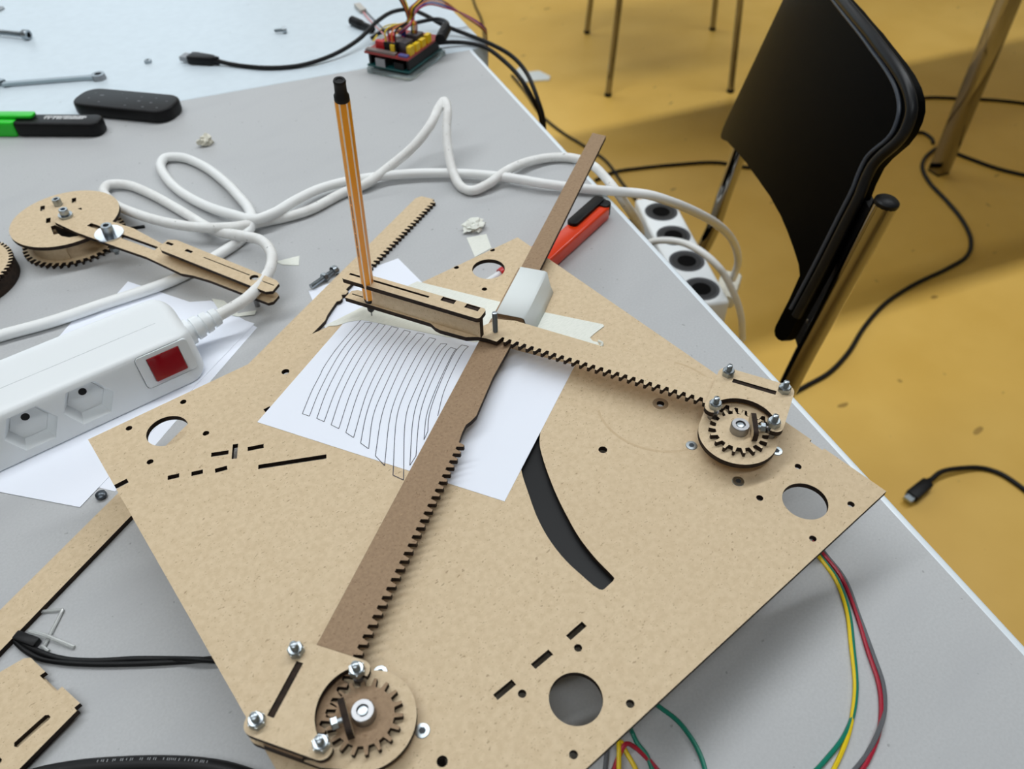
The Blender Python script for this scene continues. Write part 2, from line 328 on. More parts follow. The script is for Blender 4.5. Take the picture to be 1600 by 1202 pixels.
def far_chair():
    c = [at(917, 52, ZF), at(950, 150, ZF), at(1141, 144, ZF), at(1113, 47, ZF)]     # feet on the floor
    m = sum(c, Vector()) / 4; t = thing('chair', 'chair with four thin chrome legs on the floor behind the worktable', 'chair', (m.x, m.y, ZF))
    top = []
    for q in c:
        up = q + (m - q) * .13; up.z = ZF + 440; top.append(up)
        lg = MB().tube([q + Vector((0, 0, 8)), up], 10, 14, spline=False).build('leg', CHROME, t)
        MB().lathe([(10, 0), (11.5, 2), (11, 10), (9, 13)], Fr((q.x, q.y, ZF)), 14).build('rubber_foot', RUB, lg)
    mm = MB(); pts = [m + (q - m) * 1.12 for q in top]; ctr = sum(pts, Vector()) / 4
    x = (pts[3] - pts[0]).normalized(); y = Vector((-x.y, x.x, 0)); ex = (pts[3] - pts[0]).length / 2; ey = abs((pts[1] - pts[0]).dot(y)) / 2
    fr = Fr((ctr.x, ctr.y, ZF + 440), x, y, (0, 0, 1)); plate('seat', rrect(-ex, -ey, ex, ey, 45, 8), [], 0, 12, [BLACKS, BLACKS], t, fr)
    plate('backrest', rrect(-ey, 200, ey, 400, 50, 8), [], -5, 5, [BLACKS, BLACKS], t, Fr((ctr + x * ex), y, (0, 0, 1), x))
    for sgn in (-1, 1): MB().tube([ctr + x * (ex - 8) + y * sgn * (ey - 40) + Vector((0, 0, 0 if False else 6)) , Vector((ctr.x, ctr.y, ZF + 800)) + x * (ex + 12) + y * sgn * (ey - 40)], 9, 12, spline=False).build('back_tube', CHROME, t)
far_chair()

# ------------------------------------------------------------------ plotter board
XT, YT = xy(818, 368); 
bd = thing('plotter_board', 'large square pale fibreboard plate of the pen plotter, with motor holes and slots', 'plotter base', (110, -125, ZT))
cor = [xy(137.5, 687), (262.3, 17.6), xy(1385, 768), (-35.6, -273.4)]
# edges with the small notches
L_, T_, R_, B_ = [Vector(c) for c in cor]
def notch(a, b, s, wd, dp, inn):
    d = (b - a).normalized(); p = a + d * s; return [tuple(p), tuple(p + inn * dp), tuple(p + d * wd + inn * dp), tuple(p + d * wd)]
out = [tuple(L_), tuple(T_)] + notch(T_, R_, 246, 8, 1.6, Vector((-1, 0))) + [tuple(R_), tuple(B_)] + notch(B_, L_, 251.5, 3.2, 6.5, Vector((1, 0)))
holes = []
for cx, cy in ((0, 0), (223.8, 1.6), (224.9, -250.5), (71.5, -250.8)):
    holes.append(circ((cx, cy), 11, 48)); holes += [circ((cx + a * 15.5, cy + b * 15.5), 1.75, 16) for a in (-1, 1) for b in (-1, 1)]
holes += [circ(xy(446, 581), 2.3, 16), circ(xy(942, 703), 2.3, 16), circ(xy(691, 1190), 2.2, 16), circ(xy(1032, 631), 2.2, 16)]
for a, b, wd in (((330, 711), (357, 707), 2.9), ((262, 747), (280, 743), 2.9), ((299, 741), (317, 737), 2.9), ((336, 736), (355, 731), 2.9), ((387, 702), (412, 697), 2.9), ((368, 694), (366, 717), 2.8),
                 ((403.5, 730), (510, 713.5), 3.0), ((413, 642), (423, 637), 2.6), ((888, 997), (913, 975), 2.9), ((833, 1042), (860.5, 1019), 2.9), ((774, 1090), (803, 1066), 2.9)):
    holes.append(strip2(xy(*a), xy(*b), wd))
hiE = [xy(*p) for p in ((858, 628), (849, 658), (843, 690), (850, 722), (868, 770), (884, 803), (905, 840), (930, 872), (958, 901))]
loE = [xy(*p) for p in ((928, 916), (912, 902), (885, 877), (860, 846), (840, 810), (826, 772), (815, 737), (811, 700), (815, 662), (830, 624))]
def smooth2(P, s=5): return [(q.x, q.y) for q in catmull([Vector((p[0], p[1], 0)) for p in P], s)]
holes.append(smooth2(hiE) + [xy(960, 904), xy(958, 908), xy(945, 920), xy(941, 922), xy(936, 921)] + smooth2(loE))
plate('board_panel', out, holes, -3, 0, [MDF, BURN], bd)
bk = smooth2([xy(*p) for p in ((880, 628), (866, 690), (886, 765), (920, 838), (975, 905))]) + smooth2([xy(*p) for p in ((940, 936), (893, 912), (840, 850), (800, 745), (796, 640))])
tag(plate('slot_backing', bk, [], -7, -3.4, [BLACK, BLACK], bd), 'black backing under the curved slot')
MA, MBc = (225.0, -206.0), (0.6, -206.0)
for c in (MA, MBc):
    for a, b in ((-1, -1), (1, -1), (-1, 1), (1, 1)):
        p = (c[0] + 15.5 * a, c[1] + 15.5 * b, 0); mb = MB(); mb.lathe([(3.1, 0.02), (2.9, .32), (1.9, .36), (1.3, .36)], Fr(p), 20, 0, caps=False); mb.prism(HEX(1.5, .4), .37, .4, Fr(p), 1)
        mb.build('countersunk_screw', [STEEL, mat('screw_recess', (60, 66, 72), .5, .6)], bd)
    mt = MB().box((-21, -21, ZT), (21, 21, -3), Fr((c[0], c[1], 0))).build('stepper_motor', BLACK, bd, bevel=3); MB().lathe([(2.5, -3), (2.5, 9)], Fr((c[0], c[1], 0)), 16).build('shaft', STEEL, mt)
p = xy(1032, 631); mb = MB(); mb.lathe([(4.4, .02), (4.2, .12), (2.4, .12), (2.3, .02)], Fr((*p, 0)), 24, 0, caps=False); mb.build('countersink_ring', noisy('sanded_mdf', ((150, 128, 100), (166, 142, 112)), 200), bd)
# faint worn circle around the countersunk hole
mb = MB(); n = 72; vs = []
for i in range(n + 1):
    a = 2.6 + 4.2 * i / n; vs += [(219.8 + (35.2 + d) * math.cos(a), -158.6 + (35.2 + d) * math.sin(a), .04) for d in (-.7, .7)]
mb.add(vs, [(2 * i, 2 * i + 1, 2 * i + 3, 2 * i + 2) for i in range(n)])
mb.build('scored_line', noisy('scored_mdf', ((198, 173, 138), (206, 182, 147)), 420), bd)

# ------------------------------------------------------------------ racks, guides and pinions
FA = Fr((0, 0, 0), (.428, -.9038, 0), (-.9038, -.428, 0))
FB = Fr((0, 0, 0), (.843, .538, 0), (.538, -.843, 0))
PIT = 4.712
def st(F, px, py, z): p = at(px, py, z) ; return (p.dot(F.x), p.dot(F.y))
def loc2(F, p): p = Vector((p[0], p[1], 0)); return p.dot(F.x), p.dot(F.y)
sA, tA = loc2(FA, MA); sB, tB = loc2(FB, MBc)
def guide(tower, F, s0, t0, zb, label_g, label_p, sgn, bs, bt, phase):
    """base plate + upper plate bolted together, running on the motor shaft; zb = underside of the base plate"""
    fr = Fr(F((s0, t0, 0)), F.x, F.y, F.z)
    t = thing('rack_guide', label_g, 'rack guide', fr((0, -15, zb)), 'rack guides of the plotter')
    s_lo, s_hi, t_lo, t_hi = bs[0] - 5.2, bs[1] + 5.2, bt[0] - 5.2, bt[1] + 4.6
    R = 20.0
    base = circ((0, 0), R, 30, -.02, pi + .02) + [(s_lo, -8)] + circ((s_lo + 5, t_lo + 5), 5, 6, pi, 1.5 * pi) + circ((s_hi - 5, t_lo + 5), 5, 6, 1.5 * pi, 2 * pi) + [(s_hi, -8)]
    plate('base_plate', base, [circ((0, 0), 5, 20)], zb, zb + 3, [MDF, BURN], t, fr)
    zu = zb + 8.0; ra = 18.2
    def arc_t(s): return -math.sqrt(max(ra * ra - s * s, 0))
    top = circ((s_lo + 5, t_lo + 5), 5, 6, pi, 1.5 * pi) + circ((s_hi - 5, t_lo + 5), 5, 6, 1.5 * pi, 2 * pi)
    e = math.acos(min(1, (bs[1] - .2) / ra)); e2 = math.acos(min(1, (-bs[0] - .2) / ra))
    top += circ((s_hi - 4.2, t_hi - 4.2), 4.2, 6, 0, pi * .62) + circ((0, 0), ra, 26, -e * .92, -(pi - e2 * .92)) + circ((s_lo + 4.2, t_hi - 4.2), 4.2, 6, pi * .38, pi)
    cs, ct = (bs[0] + bs[1]) / 2, bt[0] + 3.4
    sl = rc(cs - 11.5, ct - 1.5, cs + 11.5, ct + 1.5)
    plate('guide_plate', top, [sl], zu, zu + 3, [MDF, BURN], t, fr)
    mb = MB().box((cs - 11.6, ct - 1.6, zb + 3), (cs + 11.6, ct + 1.6, zu + 2.3), fr); mb.build('spacer_tongue', BURN, t)
    for s in bs:
        for q in bt:
            f2 = fr.at((s, q, zb - 2.2)); b = MB(); stud(b, f2, 1.6, 20.2); bo = b.build('bolt', STEEL, t)
            b = MB(); nut(b, fr.at((s, q, zu + 3)), 3.4, 3.5, random.random()); b.build('nut', STEEL, bo)
            b = MB(); b.lathe([(2.6, zb + 3), (2.6, zu)], fr.at((s, q, 0)), 14); b.build('spacer', STEELD, bo)
    g = thing('pinion', label_p, 'gear', fr((0, 0, zb + 3)), 'pinion gears on the motor shafts')
    plate('gear_disc', gear(18, 1.5, phase), [circ((0, 0), 2.5, 16)], zb + 3, zb + 6, [MDFD if tower == 'B' else MDF, BURN], g, fr)
    b = MB(); b.lathe([(4.7, zb + 6), (4.7, zb + 10.2), (4.3, zb + 10.9), (2.5, zb + 10.9), (2.4, zb + 9.4), (.01, zb + 9.4)], fr, 26, 0, caps=False); b.lathe([(1.9, zb + 9.3), (1.7, zb + 10.4), (.1, zb + 10.5)], fr, 16, 1, caps=False)
    b.build('hub', [STEELD, STEEL], g)
    fc = Fr(fr((0, 0, zb + 6)), Vector((math.cos(sgn), math.sin(sgn), 0)), Vector((-math.sin(sgn), math.cos(sgn), 0)), (0, 0, 1))
    tab = plate('clamp_tab', rrect(-7.6, 0, 7.6, 7, 2, 4), [], 5.4, 8.0, [MDF, BURN], g, Fr(fc.o, fc.y, fc.z, fc.x))
    b = MB(); f3 = Fr(fc((8.0, 0, 3.6)), fc.y, fc.z, fc.x); b.lathe([(1.2, 0), (1.2, 3)], f3, 12); nut(b, f3.at((0, 0, 2)), 2.5, 2.6); b.build('set_screw', STEEL, g)
    return fr
guide('A', FA, sA, tA, 8, 'fibreboard rack guide with four long bolts near the right table edge', 'pinion gear under the rack guide near the right table edge', -.80, (-15, 15), (-32.8, -6.3), .1)
guide('B', FB, sB, tB, 4, 'fibreboard rack guide with four bolts at the bottom edge of the photo', 'pinion gear under the rack guide at the bottom edge of the photo', 2.85, (-16.6, 13.2), (-36, -8.6), .2)

# arm A : rack bar carrying the pen holder
ZA = 11
def stA(px, py, z=ZA + 3): return st(FA, px, py, z)
low = [(539, 465), (660, 501.5), (673, 505.5), (680, 512), (688, 516), (710, 522), (728, 527), (746, 526.5), (760, 529), (776, 534)]
L1 = [stA(*p) for p in low]
rootA, tipA = tA - 15.2, tA - 11.8
s_t0 = stA(780, 536)[0]; nT = int((sA + 22 - s_t0) / PIT)
topA = tA - 31.6
arm = L1 + [(s_t0 - .5, rootA)] + teeth(s_t0, nT, PIT, rootA, tipA) + [(s_t0 + nT * PIT, topA)]
s_h = stA(760, 500)[0]; sl0 = L1[0][0]; tl = L1[0][1] - 9.6
arm += [(s_h + 16, topA), (s_h + 6, topA + 3), (s_h, tl - .5), (sl0 + 3, tl), (sl0, tl + 2.5)]
ar = thing('pen_arm', 'pale toothed rack arm crossing on top, with a double plate holding the orange pen', 'rack arm', FA((s_h, tl, ZA)))
slitA = rc(sl0 + 2, tl + 4.3, sl0 + 12, tl + 5.2)
plate('rack_bar', arm, [slitA], ZA, ZA + 3, [MDF, BURN], ar, FA)
U1 = [st(FA, px, py, 31) for px, py in ((533, 434), (755, 488), (742, 501))]
u0, u1 = U1[0][0], U1[1][0] + .6; tb = U1[0][1] + .4; tt = tb - 9.8
pen_s, pen_t = st(FA, 569, 432, 31)
up = rrect(u0, tt, u1, tb, 2.2, 5)
slit = rc(u0 + 2.5, (tt + tb) / 2 - 1.7, st(FA, 673, 461, 31)[0], (tt + tb) / 2 - .1)
def rs(px, py): s, t = st(FA, px, py, 31); return rc(s - 4.4, t - 1.8, s + 4.4, t + 1.8)
plate('upper_holder_plate', up, [slit, rs(700.5, 469.5), rs(738, 480.5)], 28, 31, [MDF, BURN], ar, FA)
wall_t = (tt + tb) / 2 - 1.5
wl = MB().box((stA(588, 465)[0], wall_t, ZA + 3), (u1 - 1.5, wall_t + 3, 28), FA, 0)
wo = wl.build('spacer_wall', [MDF, BURN], ar)
MB().box((u1 - 1.6, wall_t - .05, ZA + 2.9), (u1 - 1.1, wall_t + 3.05, 28), FA).build('spacer_wall_edge', BURN, ar)
for px, py in ((700.5, 469.5), (738, 480.5)):
    s, t = st(FA, px, py, 31); MB().box((s - 3.7, t - 1.3, 28), (s + 3.7, t + 1.3, 30.4), FA).build('tenon', BURN, ar)
sx, sy = xy(774, 518, ZA + 3); b = MB(); stud(b, Fr((sx, sy, ZA - 2)), 1.6, 19.5); b.build('threaded_stud', STEEL, ar)

# arm B : brown rack arm lying lower
ZB = 7
rootB, tipB = tB - 15.2, tB - 11.8; leftB = tB - 31.9
s_e = st(FB, 720, 690, ZB + 3)[0]; s_b0 = sB - 24
nB = int((s_e - s_b0) / PIT); s_b0 = s_e - nB * PIT
P2 = [st(FB, px, py, ZB + 3) for px, py in ((722, 676), (728, 664), (736, 658), (744, 650), (770, 590), (795, 545))]
s_n = st(FB, 812, 500, ZB + 3)[0]; s_end = st(FB, 948, 212, ZB + 3)[0]; t_far = st(FB, 945, 216, ZB + 3)[1]; tf0 = st(FB, 925, 209, ZB + 3)[1]
armb = [(s_b0, leftB)] + teeth(s_b0, nB, PIT, rootB, tipB)[0:] + [(s_e + .2, rootB)] + P2 + [(s_n, P2[-1][1]), (s_n + 6, t_far + .8), (s_end - .6, t_far), (s_end + 1.5, tf0), (s_n, tf0), (s_n - 4, leftB)]
ao = plate('toothed_rack', armb, [], ZB, ZB + 3, [MDFD, BURN], None, FB); tag(ao, 'long brown toothed rack arm running diagonally under the pale arm and past the table edge', 'rack arm')

# ------------------------------------------------------------------ pen
tip = at(581, 493, .4); ptop = at(530, 124, 165)
ax = (ptop - tip).normalized(); Lp = (ptop - tip).length
pen = thing('fineliner_pen', 'orange hexagonal fineliner with white stripes standing upright in the pen holder', 'pen', tip)
pf = tilt(tip, ax)
z0 = 17.5; capz = Lp - 10.5
mb = MB(); ra = 3.75; mb.prism(HEX(ra, .61), z0, capz, pf, 0)
mb.build('barrel', PORANGE, pen, bevel=.35, seg=2)
mb = MB()
for k in range(6):
    a = .61 + k * pi / 3; c, s_ = math.cos(a), math.sin(a); q = ra - .08; n_ = Vector((c, s_, 0)); tg = Vector((-s_, c, 0))
    pr = [n_ * (q + .04) + tg * .52 - n_ * .22, n_ * (q + .12), n_ * (q + .02) - tg * .52 - n_ * .25, n_ * (q - .8) - tg * .3, n_ * (q - .8) + tg * .3]
    mb.prism([(v.x, v.y) for v in pr], z0 + .3, capz - .3, pf)
mb.build('white_stripes', PWHITE, pen)
mb = MB(); a = .30 + pi / 6
MB().lathe([(3.62, capz - .2), (3.62, capz + 2.2), (2.9, capz + 3.6), (2.8, capz + 8.6), (3.0, capz + 9.6), (2.7, capz + 10.3), (1.8, capz + 10.2), (1.7, capz + 9.8), (.05, capz + 9.8)], pf, 20).build('end_plug', BLACK, pen)
MB().lathe([(3.4, z0 + .2), (3.3, z0 - 2)], pf, 20).build('collar', BLACK, pen)
MB().lathe([(.45, 0), (.5, 4.2), (.55, 4.2)], pf, 10).build('steel_nib', STEELD, pen)
MB().lathe([(1.2, 4.2), (2.2, 6), (2.4, 9.5), (2.7, 12), (3.1, z0 - 2)], pf, 18).build('grip_cone', BLACK, pen)
mb = MB()                                 # small print along one facet
for i in range(40):
    z = 55 + i * 1.15
    if i % 9 == 7: continue
    aa = .61 + pi / 6 + pi * 2 / 3; n_ = Vector((math.cos(aa), math.sin(aa), 0)); tg = Vector((-n_.y, n_.x, 0)); q = n_ * (ra * math.cos(pi / 6) + .03); wd = random.uniform(.35, .6)
    mb.add([q - tg * wd + Vector((0, 0, z)), q + tg * wd + Vector((0, 0, z)), q + tg * wd + Vector((0, 0, z + .7)), q - tg * wd + Vector((0, 0, z + .7))], [(0, 1, 2, 3)], pf)
mb.build('printed_text', BLACK, pen)

# ------------------------------------------------------------------ papers and tape on the board
pp = [xy(402, 660), xy(788.5, 784), (204.3, -105.5), (133, 23)]
dp = thing('drawing_sheet', 'white paper sheet with wavy parallel pen lines, taped on the board', 'paper', (118, -68, 0))
sheet(pp, .02, th=.18).build('sheet', PAPER, dp)
tops = [(564.5, 500), (570.5, 504), (581, 505), (592.5, 505.5), (602, 508), (612, 510.7), (622.5, 513.5), (632, 516.5), (641.5, 519), (652, 521), (663, 523), (671.5, 528), (681, 530.5), (689, 537.5), (698.5, 538), (704.5, 543.5), (713, 546), (721.5, 539.5), (732, 542)]
x550 = [522.5, 533, 544.5, 557, 569, 581.5, 594, 606.5, 618, 629, 640.5, 654.5, 665.5, 679, 688, 698, 709.5, 711.5, 724]
x610 = [488, 500, 511.5, 525, 536.5, 550, 562, 575, 586, 599, 610.5, 623.5, 634.5, 649, 659, 668.5, 680.5, 683.5, 694.5]
x650 = [572, 583.3, 596.6, 610, 620.6, 634.6, 646.5, 656, 666.5, 670.5]
bots = [(472.5, 647), (483.5, 651), (495, 654.5), (506.5, 659.5), (517.5, 664.5), (529.5, 670.5), (540.5, 676.5), (552.5, 684.5), (563.5, 693), (576, 702), (586.6, 713), (601, 728), (614, 743), (630.5, 750.5), (640.5, 728), (650, 713), (662.5, 688), (668.5, 674.5), (684, 650.5)]
lines = []
for i, (a, b) in enumerate(zip(tops, bots)):
    pl = [a] + ([(x550[i], 550)] if a[1] < 545.5 or i == 16 else []) + ([(503.5, 579), (501.5, 584)] if i == 0 else []) + [(x610[i], 610)] + ([(x650[i - 8], 650)] if 8 <= i < 18 else []) + [b]
    lines.append([(q.x, q.y) for q in catmull([Vector((*q, 0)) for q in pl], 5)])
path = []
for i, pl in enumerate(lines): path.append(pl if i % 2 == 0 else pl[::-1])
mb = MB()
def ribbon(pts, wd=.42, z=.24):
    P = [Vector((*xy(*p), 0)) for p in pts]; vs = []
    for i, q in enumerate(P):
        d = (P[min(i + 1, len(P) - 1)] - P[max(i - 1, 0)]).normalized(); n = Vector((-d.y, d.x, 0)) * wd / 2; vs += [(q.x + n.x, q.y + n.y, z), (q.x - n.x, q.y - n.y, z)]
    mb.add(vs, [(2 * i, 2 * i + 1, 2 * i + 3, 2 * i + 2) for i in range(len(P) - 1)])
for pl in path: ribbon(pl)
for i in range(0, len(path) - 1): ribbon([path[i][-1], path[i + 1][0]])
mb.build('pen_line', INK, dp)
# tape strip under the pen arm
def tape(name, label, px, z, m=TAPE, th=.15, cat='tape', parent=None):
    o = sheet([xy(*p, z) for p in px], z, th=th).build(name, m, parent)
    if not parent: tag(o, label, cat)
    return o
tape('tape_strip', 'long cream masking tape strip under the pen arm, torn at its right end', [(506, 510), (530, 498), (560, 483), (600, 464), (652, 440), (765, 468), (850, 488), (942, 507), (944, 510), (928, 522), (922, 528), (926, 533), (934, 535), (937, 541), (934, 545), (880, 533), (800, 528), (741, 535), (655, 518), (566, 500), (545, 503), (527, 509)], .3)
o = MB(); q = at(934, 541, .5); o.tube([q, q + Vector((1, -2, .8)), q + Vector((2.4, -1, 1.8)), q + Vector((1.6, 1.5, 2.2))], .9, 8); tag(o.build('tape_curl', TAPE), 'tiny curl of tape at the torn end of the long tape strip', 'tape')
# card bridge over arm B
br = thing('rack_bridge', 'white card bridge folded over the brown rack arm beside the pen holder', 'guide bridge', FB((st(FB, 815, 460, 0)[0], tB - 22, 0)))
zt = 13.5
q = [st(FB, *p, zt) for p in ((779, 486), (819, 501), (853.5, 422), (805.5, 417.5))]
sa, sb = (q[0][0] + q[1][0]) / 2, (q[2][0] + q[3][0]) / 2; ta, tb_ = (q[0][1] + q[3][1]) / 2, (q[1][1] + q[2][1]) / 2
pr = [(ta - 1.6, .4), (ta - .2, zt - 2), (ta + 1.2, zt - .1), (tb_ - 1.5, zt), (tb_ + .3, zt - .8), (tb_ + 3.5, 5), (tb_ + 5.6, .5)]
mb = MB(); vs = []
for s0_, s1_ in (((sa, sb)),):
    for k, (t, z) in enumerate(pr):
        bow = 3.2 if k > 4 else 0; vs += [(s0_ - (1.5 if k > 4 else 0) + (k == 0) * 0, t, z), ((s0_ + s1_) / 2, t + (.5 if k > 4 else 0), z), (s1_ - bow, t, z)]
mb.add(vs, [(3 * k + j, 3 * k + j + 1, 3 * k + j + 4, 3 * k + j + 3) for k in range(len(pr) - 1) for j in (0, 1)], FB, 0, False)
o = mb.build('card_cover', TAPE2, br); md = o.modifiers.new('th', 'SOLIDIFY'); md.thickness = .0005
for t in (ta - .2, tb_ - 3.2): MB().box((sa + .6, t, .3), (sb - 2, t + 3, zt - 3.4), FB).build('side_block', [MDFD], br)
MB().box((sa + .6, ta, zt - 3.3), (sb - 1, tb_ - .4, zt - .5), FB).build('cross_plate', [MDFD], br)

# ------------------------------------------------------------------ rack lying under the board, papers, small parts
def lying(px, z0, z1, name, label, cat, m=(MDF, BURN), holes=()):
    o = plate(name, [xy(*p, z1) for p in px], [[xy(*p, z1) for p in h] for h in holes], z0, z1, list(m)); return tag(o, label, cat)
za, zb = at(668, 309, ZT + 3.5), at(18, 966, ZT + 3.5); dd = Vector((zb.x - za.x, zb.y - za.y, 0)).normalized(); FR_ = Fr((za.x, za.y, 0), dd, (dd.y, -dd.x, 0))
# local: x along towards lower left, y towards the left/top side is -; find edges from the photograph
tR = st(Fr((0, 0, 0), FR_.x, FR_.y), 205, 806, ZT + 3.5)[1] - Vector((za.x, za.y, 0)).dot(FR_.y); tL = st(Fr((0, 0, 0), FR_.x, FR_.y), 180, 775, ZT + 3.5)[1] - Vector((za.x, za.y, 0)).dot(FR_.y)
sgn = 1 if tR > tL else -1; wR = abs(tR - tL)
def lr(px, py): p = at(px, py, ZT + 3.5) - za; return (p.dot(FR_.x), p.dot(FR_.y))
e1_, e2_ = lr(692, 318), lr(650, 311); Lx = (zb - za).length + 40
cR = lr(205, 806)[1]; cL = lr(180, 775)[1]
n0 = int((lr(600, 412)[0] + 14 - 2) / PIT); nx = lr(548, 462)[0]; ny = lr(505, 500)[0]
s_ = 1 if cR > cL else -1
edgeR = teeth(2, n0, PIT, cR - s_ * 3.2, cR + s_ * .2)
edgeR += [(nx - 5, cR - s_ * 3.2), (nx - 3, cR), (nx, cR), (nx + 2, cR - s_ * 2.6), (nx + 5, cR + s_ * .2), (nx + 8, cR + s_ * .2), (nx + 10, cR - s_ * 1.5), (ny - 6, cR + s_ * 1), (ny, cR + s_ * 3), (ny + 60, cR + s_ * 3), (ny + 80, cR), (Lx, cR)]
lo_ = [(0, cL + s_ * 3), (0, cR - s_ * 3.2)] + edgeR + [(Lx, cL), (5, cL)]
o = plate('toothed_rack', lo_, [], ZT + .3, ZT + 3.5, [MDF, BURN], None, FR_); tag(o, 'long pale toothed rack lying on the table underneath the plotter board', 'rack bar')
# papers
ps = 'papers under the wooden plotter and the power strip'
def paper(px, z, label): tag(sheet([xy(*p, z) for p in px], z).build('paper_sheet', PAPER), label, 'paper', ps)
paper([(130, 483), (330, 470), (402, 512), (180, 768.5), (158, 763), (-60, 700)], ZT + .02, 'lower white paper sheet under the power strip, its corner showing behind the strip at left')
paper([(200, 440), (398, 506), (125, 793), (-80, 754)], ZT + .3, 'upper white paper sheet under the power strip, its corner pointing at the photo bottom left')
paper([(482, 455), (622, 404), (668, 450), (560, 600), (520, 540)], ZT + .02, 'white paper sheet under the loose rack, corners showing beside the pen holder')
def loose_tape(px, z, label, curl=0):
    o = sheet([xy(*p, z) for p in px], z, th=.25).build('tape_piece', TAPE); tag(o, label, 'tape')
loose_tape([(729, 372), (760, 366), (768, 388), (742, 402)], ZT + .1, 'small square of masking tape stuck out from under the board\'s top corner')
loose_tape([(431, 409), (468, 400), (467, 415), (441, 414)], ZT + .1, 'small cream tape scrap on the table right of the white cable bend')
loose_tape([(331, 467), (350, 470), (372, 490), (401, 485), (398, 492), (372, 495), (345, 490)], ZT + .6, 'torn tape scrap beside the cable grip of the white power strip')
def crumple(px, r, label, seed, hz=.8):
    random.seed(seed); mb = MB(); p = at(*px, ZT); bm = bmesh.new(); bmesh.ops.create_icosphere(bm, subdivisions=3, radius=1)
    from mathutils import noise
    vs = []
    for v in bm.verts:
        k = 1 + .75 * noise.noise(v.co * 2.1 + Vector((seed, 0, 0))) + .35 * noise.noise(v.co * 5 + Vector((0, seed, 0))); vs.append((v.co.x * r * k, v.co.y * r * k * .8, max(0, r * hz * .8 + v.co.z * r * k * hz)))
    mb.add(vs, [tuple(v.index for v in f.verts) for f in bm.faces], Fr((p.x, p.y, ZT))); bm.free(); return mb
tag(crumple((740, 358), 9, '', 3, .4).build('tape_wad', TAPE), 'crumpled wad of white tape on the table behind the board corner', 'tape')
o = crumple((322, 226), 6.5, '', 11, .8)
tag(o.build('clay_crumb', CREAM), 'small crumpled cream lump on the table behind the big cable loop', 'scrap')

# bolts and hardware on the table
def hexbolt(pa, pb, r, z, label, head=True, name='bolt', cat='bolt'):
    a, b = at(*pa, z), at(*pb, z); f = along(a, b); F2 = Fr(a, f.y, f.z, f.x); Lb = (b - a).length
    t = thing(name, label, cat, ((a.x + b.x) / 2, (a.y + b.y) / 2, ZT)); mb = MB(); stud(mb, F2, r, Lb); mb.build('thread', STEEL, t)
    mb = MB(); capbolt(mb, F2.at((0, 0, Lb)), r * 1.85, r * 2); mb.build('head', [STEEL, DARK], t)
    return t, F2, Lb
t, F2, Lb = hexbolt((486, 448), (520, 424), 1.9, ZT + 3.2, 'long bolt with a nut lying on the table left of the pen holder')
mb = MB(); nut(mb, F2.at((0, 0, Lb * .55)), 3.6, 3); mb.build('nut', STEEL, t)
hexbolt((-12, 49), (38, 54), 3.2, ZT + 5.5, 'steel bolt at the photo left edge, behind the wrench')
hexbolt((429, 48), (442, 47), 2.0, ZT + 3.6, 'short screw lying alone on the far white table', name='screw', cat='screw')
p = at(232, 98, ZT); mb = MB(); nut(mb, Fr((p.x, p.y, ZT), (0, .3, .95), (1, 0, 0), (0, -.95, .3)).at((0, 3.2, 0)) if False else Fr((p.x, p.y, ZT)), 4.2, 3.4); mb.lathe([(1.9, 3.42), (.1, 3.42)], Fr((p.x, p.y, ZT)), 12, 1)
tag(mb.build('nut', [STEEL, DARK]), 'small hex nut lying alone left of the USB plug', 'nut')
p = at(160, 777, ZT); mb = MB(); mb.lathe([(1.9, 0), (2, 1.2), (3.2, 1.5), (3, 3), (1.8, 3.9), (.2, 4.2)], Fr((p.x, p.y, ZT)), 20); tag(mb.build('screw', mat('blackened_steel', (84, 90, 96), .35, .9)), 'dark round-head screw standing beside the loose rack, by the paper corner', 'screw')
a, b = at(199, 358, ZT + 1), at(226, 354, ZT + 1); mb = MB(); f = along(a, b); mb.box((0, -1, -1), ((b - a).length, 1, 1), f); tag(mb.build('black_peg', BLACK), 'thin black peg lying on the table right of the drive wheel', 'peg')
a = at(-8, 14, ZT + 1.5); mb = MB(); mb.lathe([(9, 0), (9, 1.5), (4, 1.5)], Fr((a.x + 2, a.y, ZT)), 24); tag(mb.build('washer', STEELD), 'grey washer cut by the photo left edge at the top', 'washer')
# combination wrench
a, b = at(8, 131, ZT + 3), at(147, 120, ZT + 3); f = along(a, b); Lw = (b - a).length
wt = thing('wrench', 'chrome combination wrench lying behind the black remote', 'wrench', ((a.x + b.x) / 2, (a.y + b.y) / 2, ZT))
plate('shank', [(-2, -4), (8, -2.8), (Lw - 8, -2.8), (Lw, -4), (Lw, 4), (Lw - 8, 2.8), (8, 2.8), (-2, 4)], [], -1.6, 1.6, [STEEL, STEEL], wt, f)
plate('box_end', circ((Lw + 5, 0), 7, 24), [HEXL for HEXL in [[(Lw + 5 + x, y) for x, y in HEX(4.2)]]], -3, 3, [STEEL, STEELD], wt, f)
plate('open_end', circ((-9, 0), 10, 20, .6, 2 * pi - .6 - .9) + [(-19, -5), (-9, -3.4), (-6, 0), (-10, 3.6), (-19, 5.5)][::-1][:0] + [(-7, 0)], [], -2.6, 2.6, [STEEL, STEEL], wt, f)

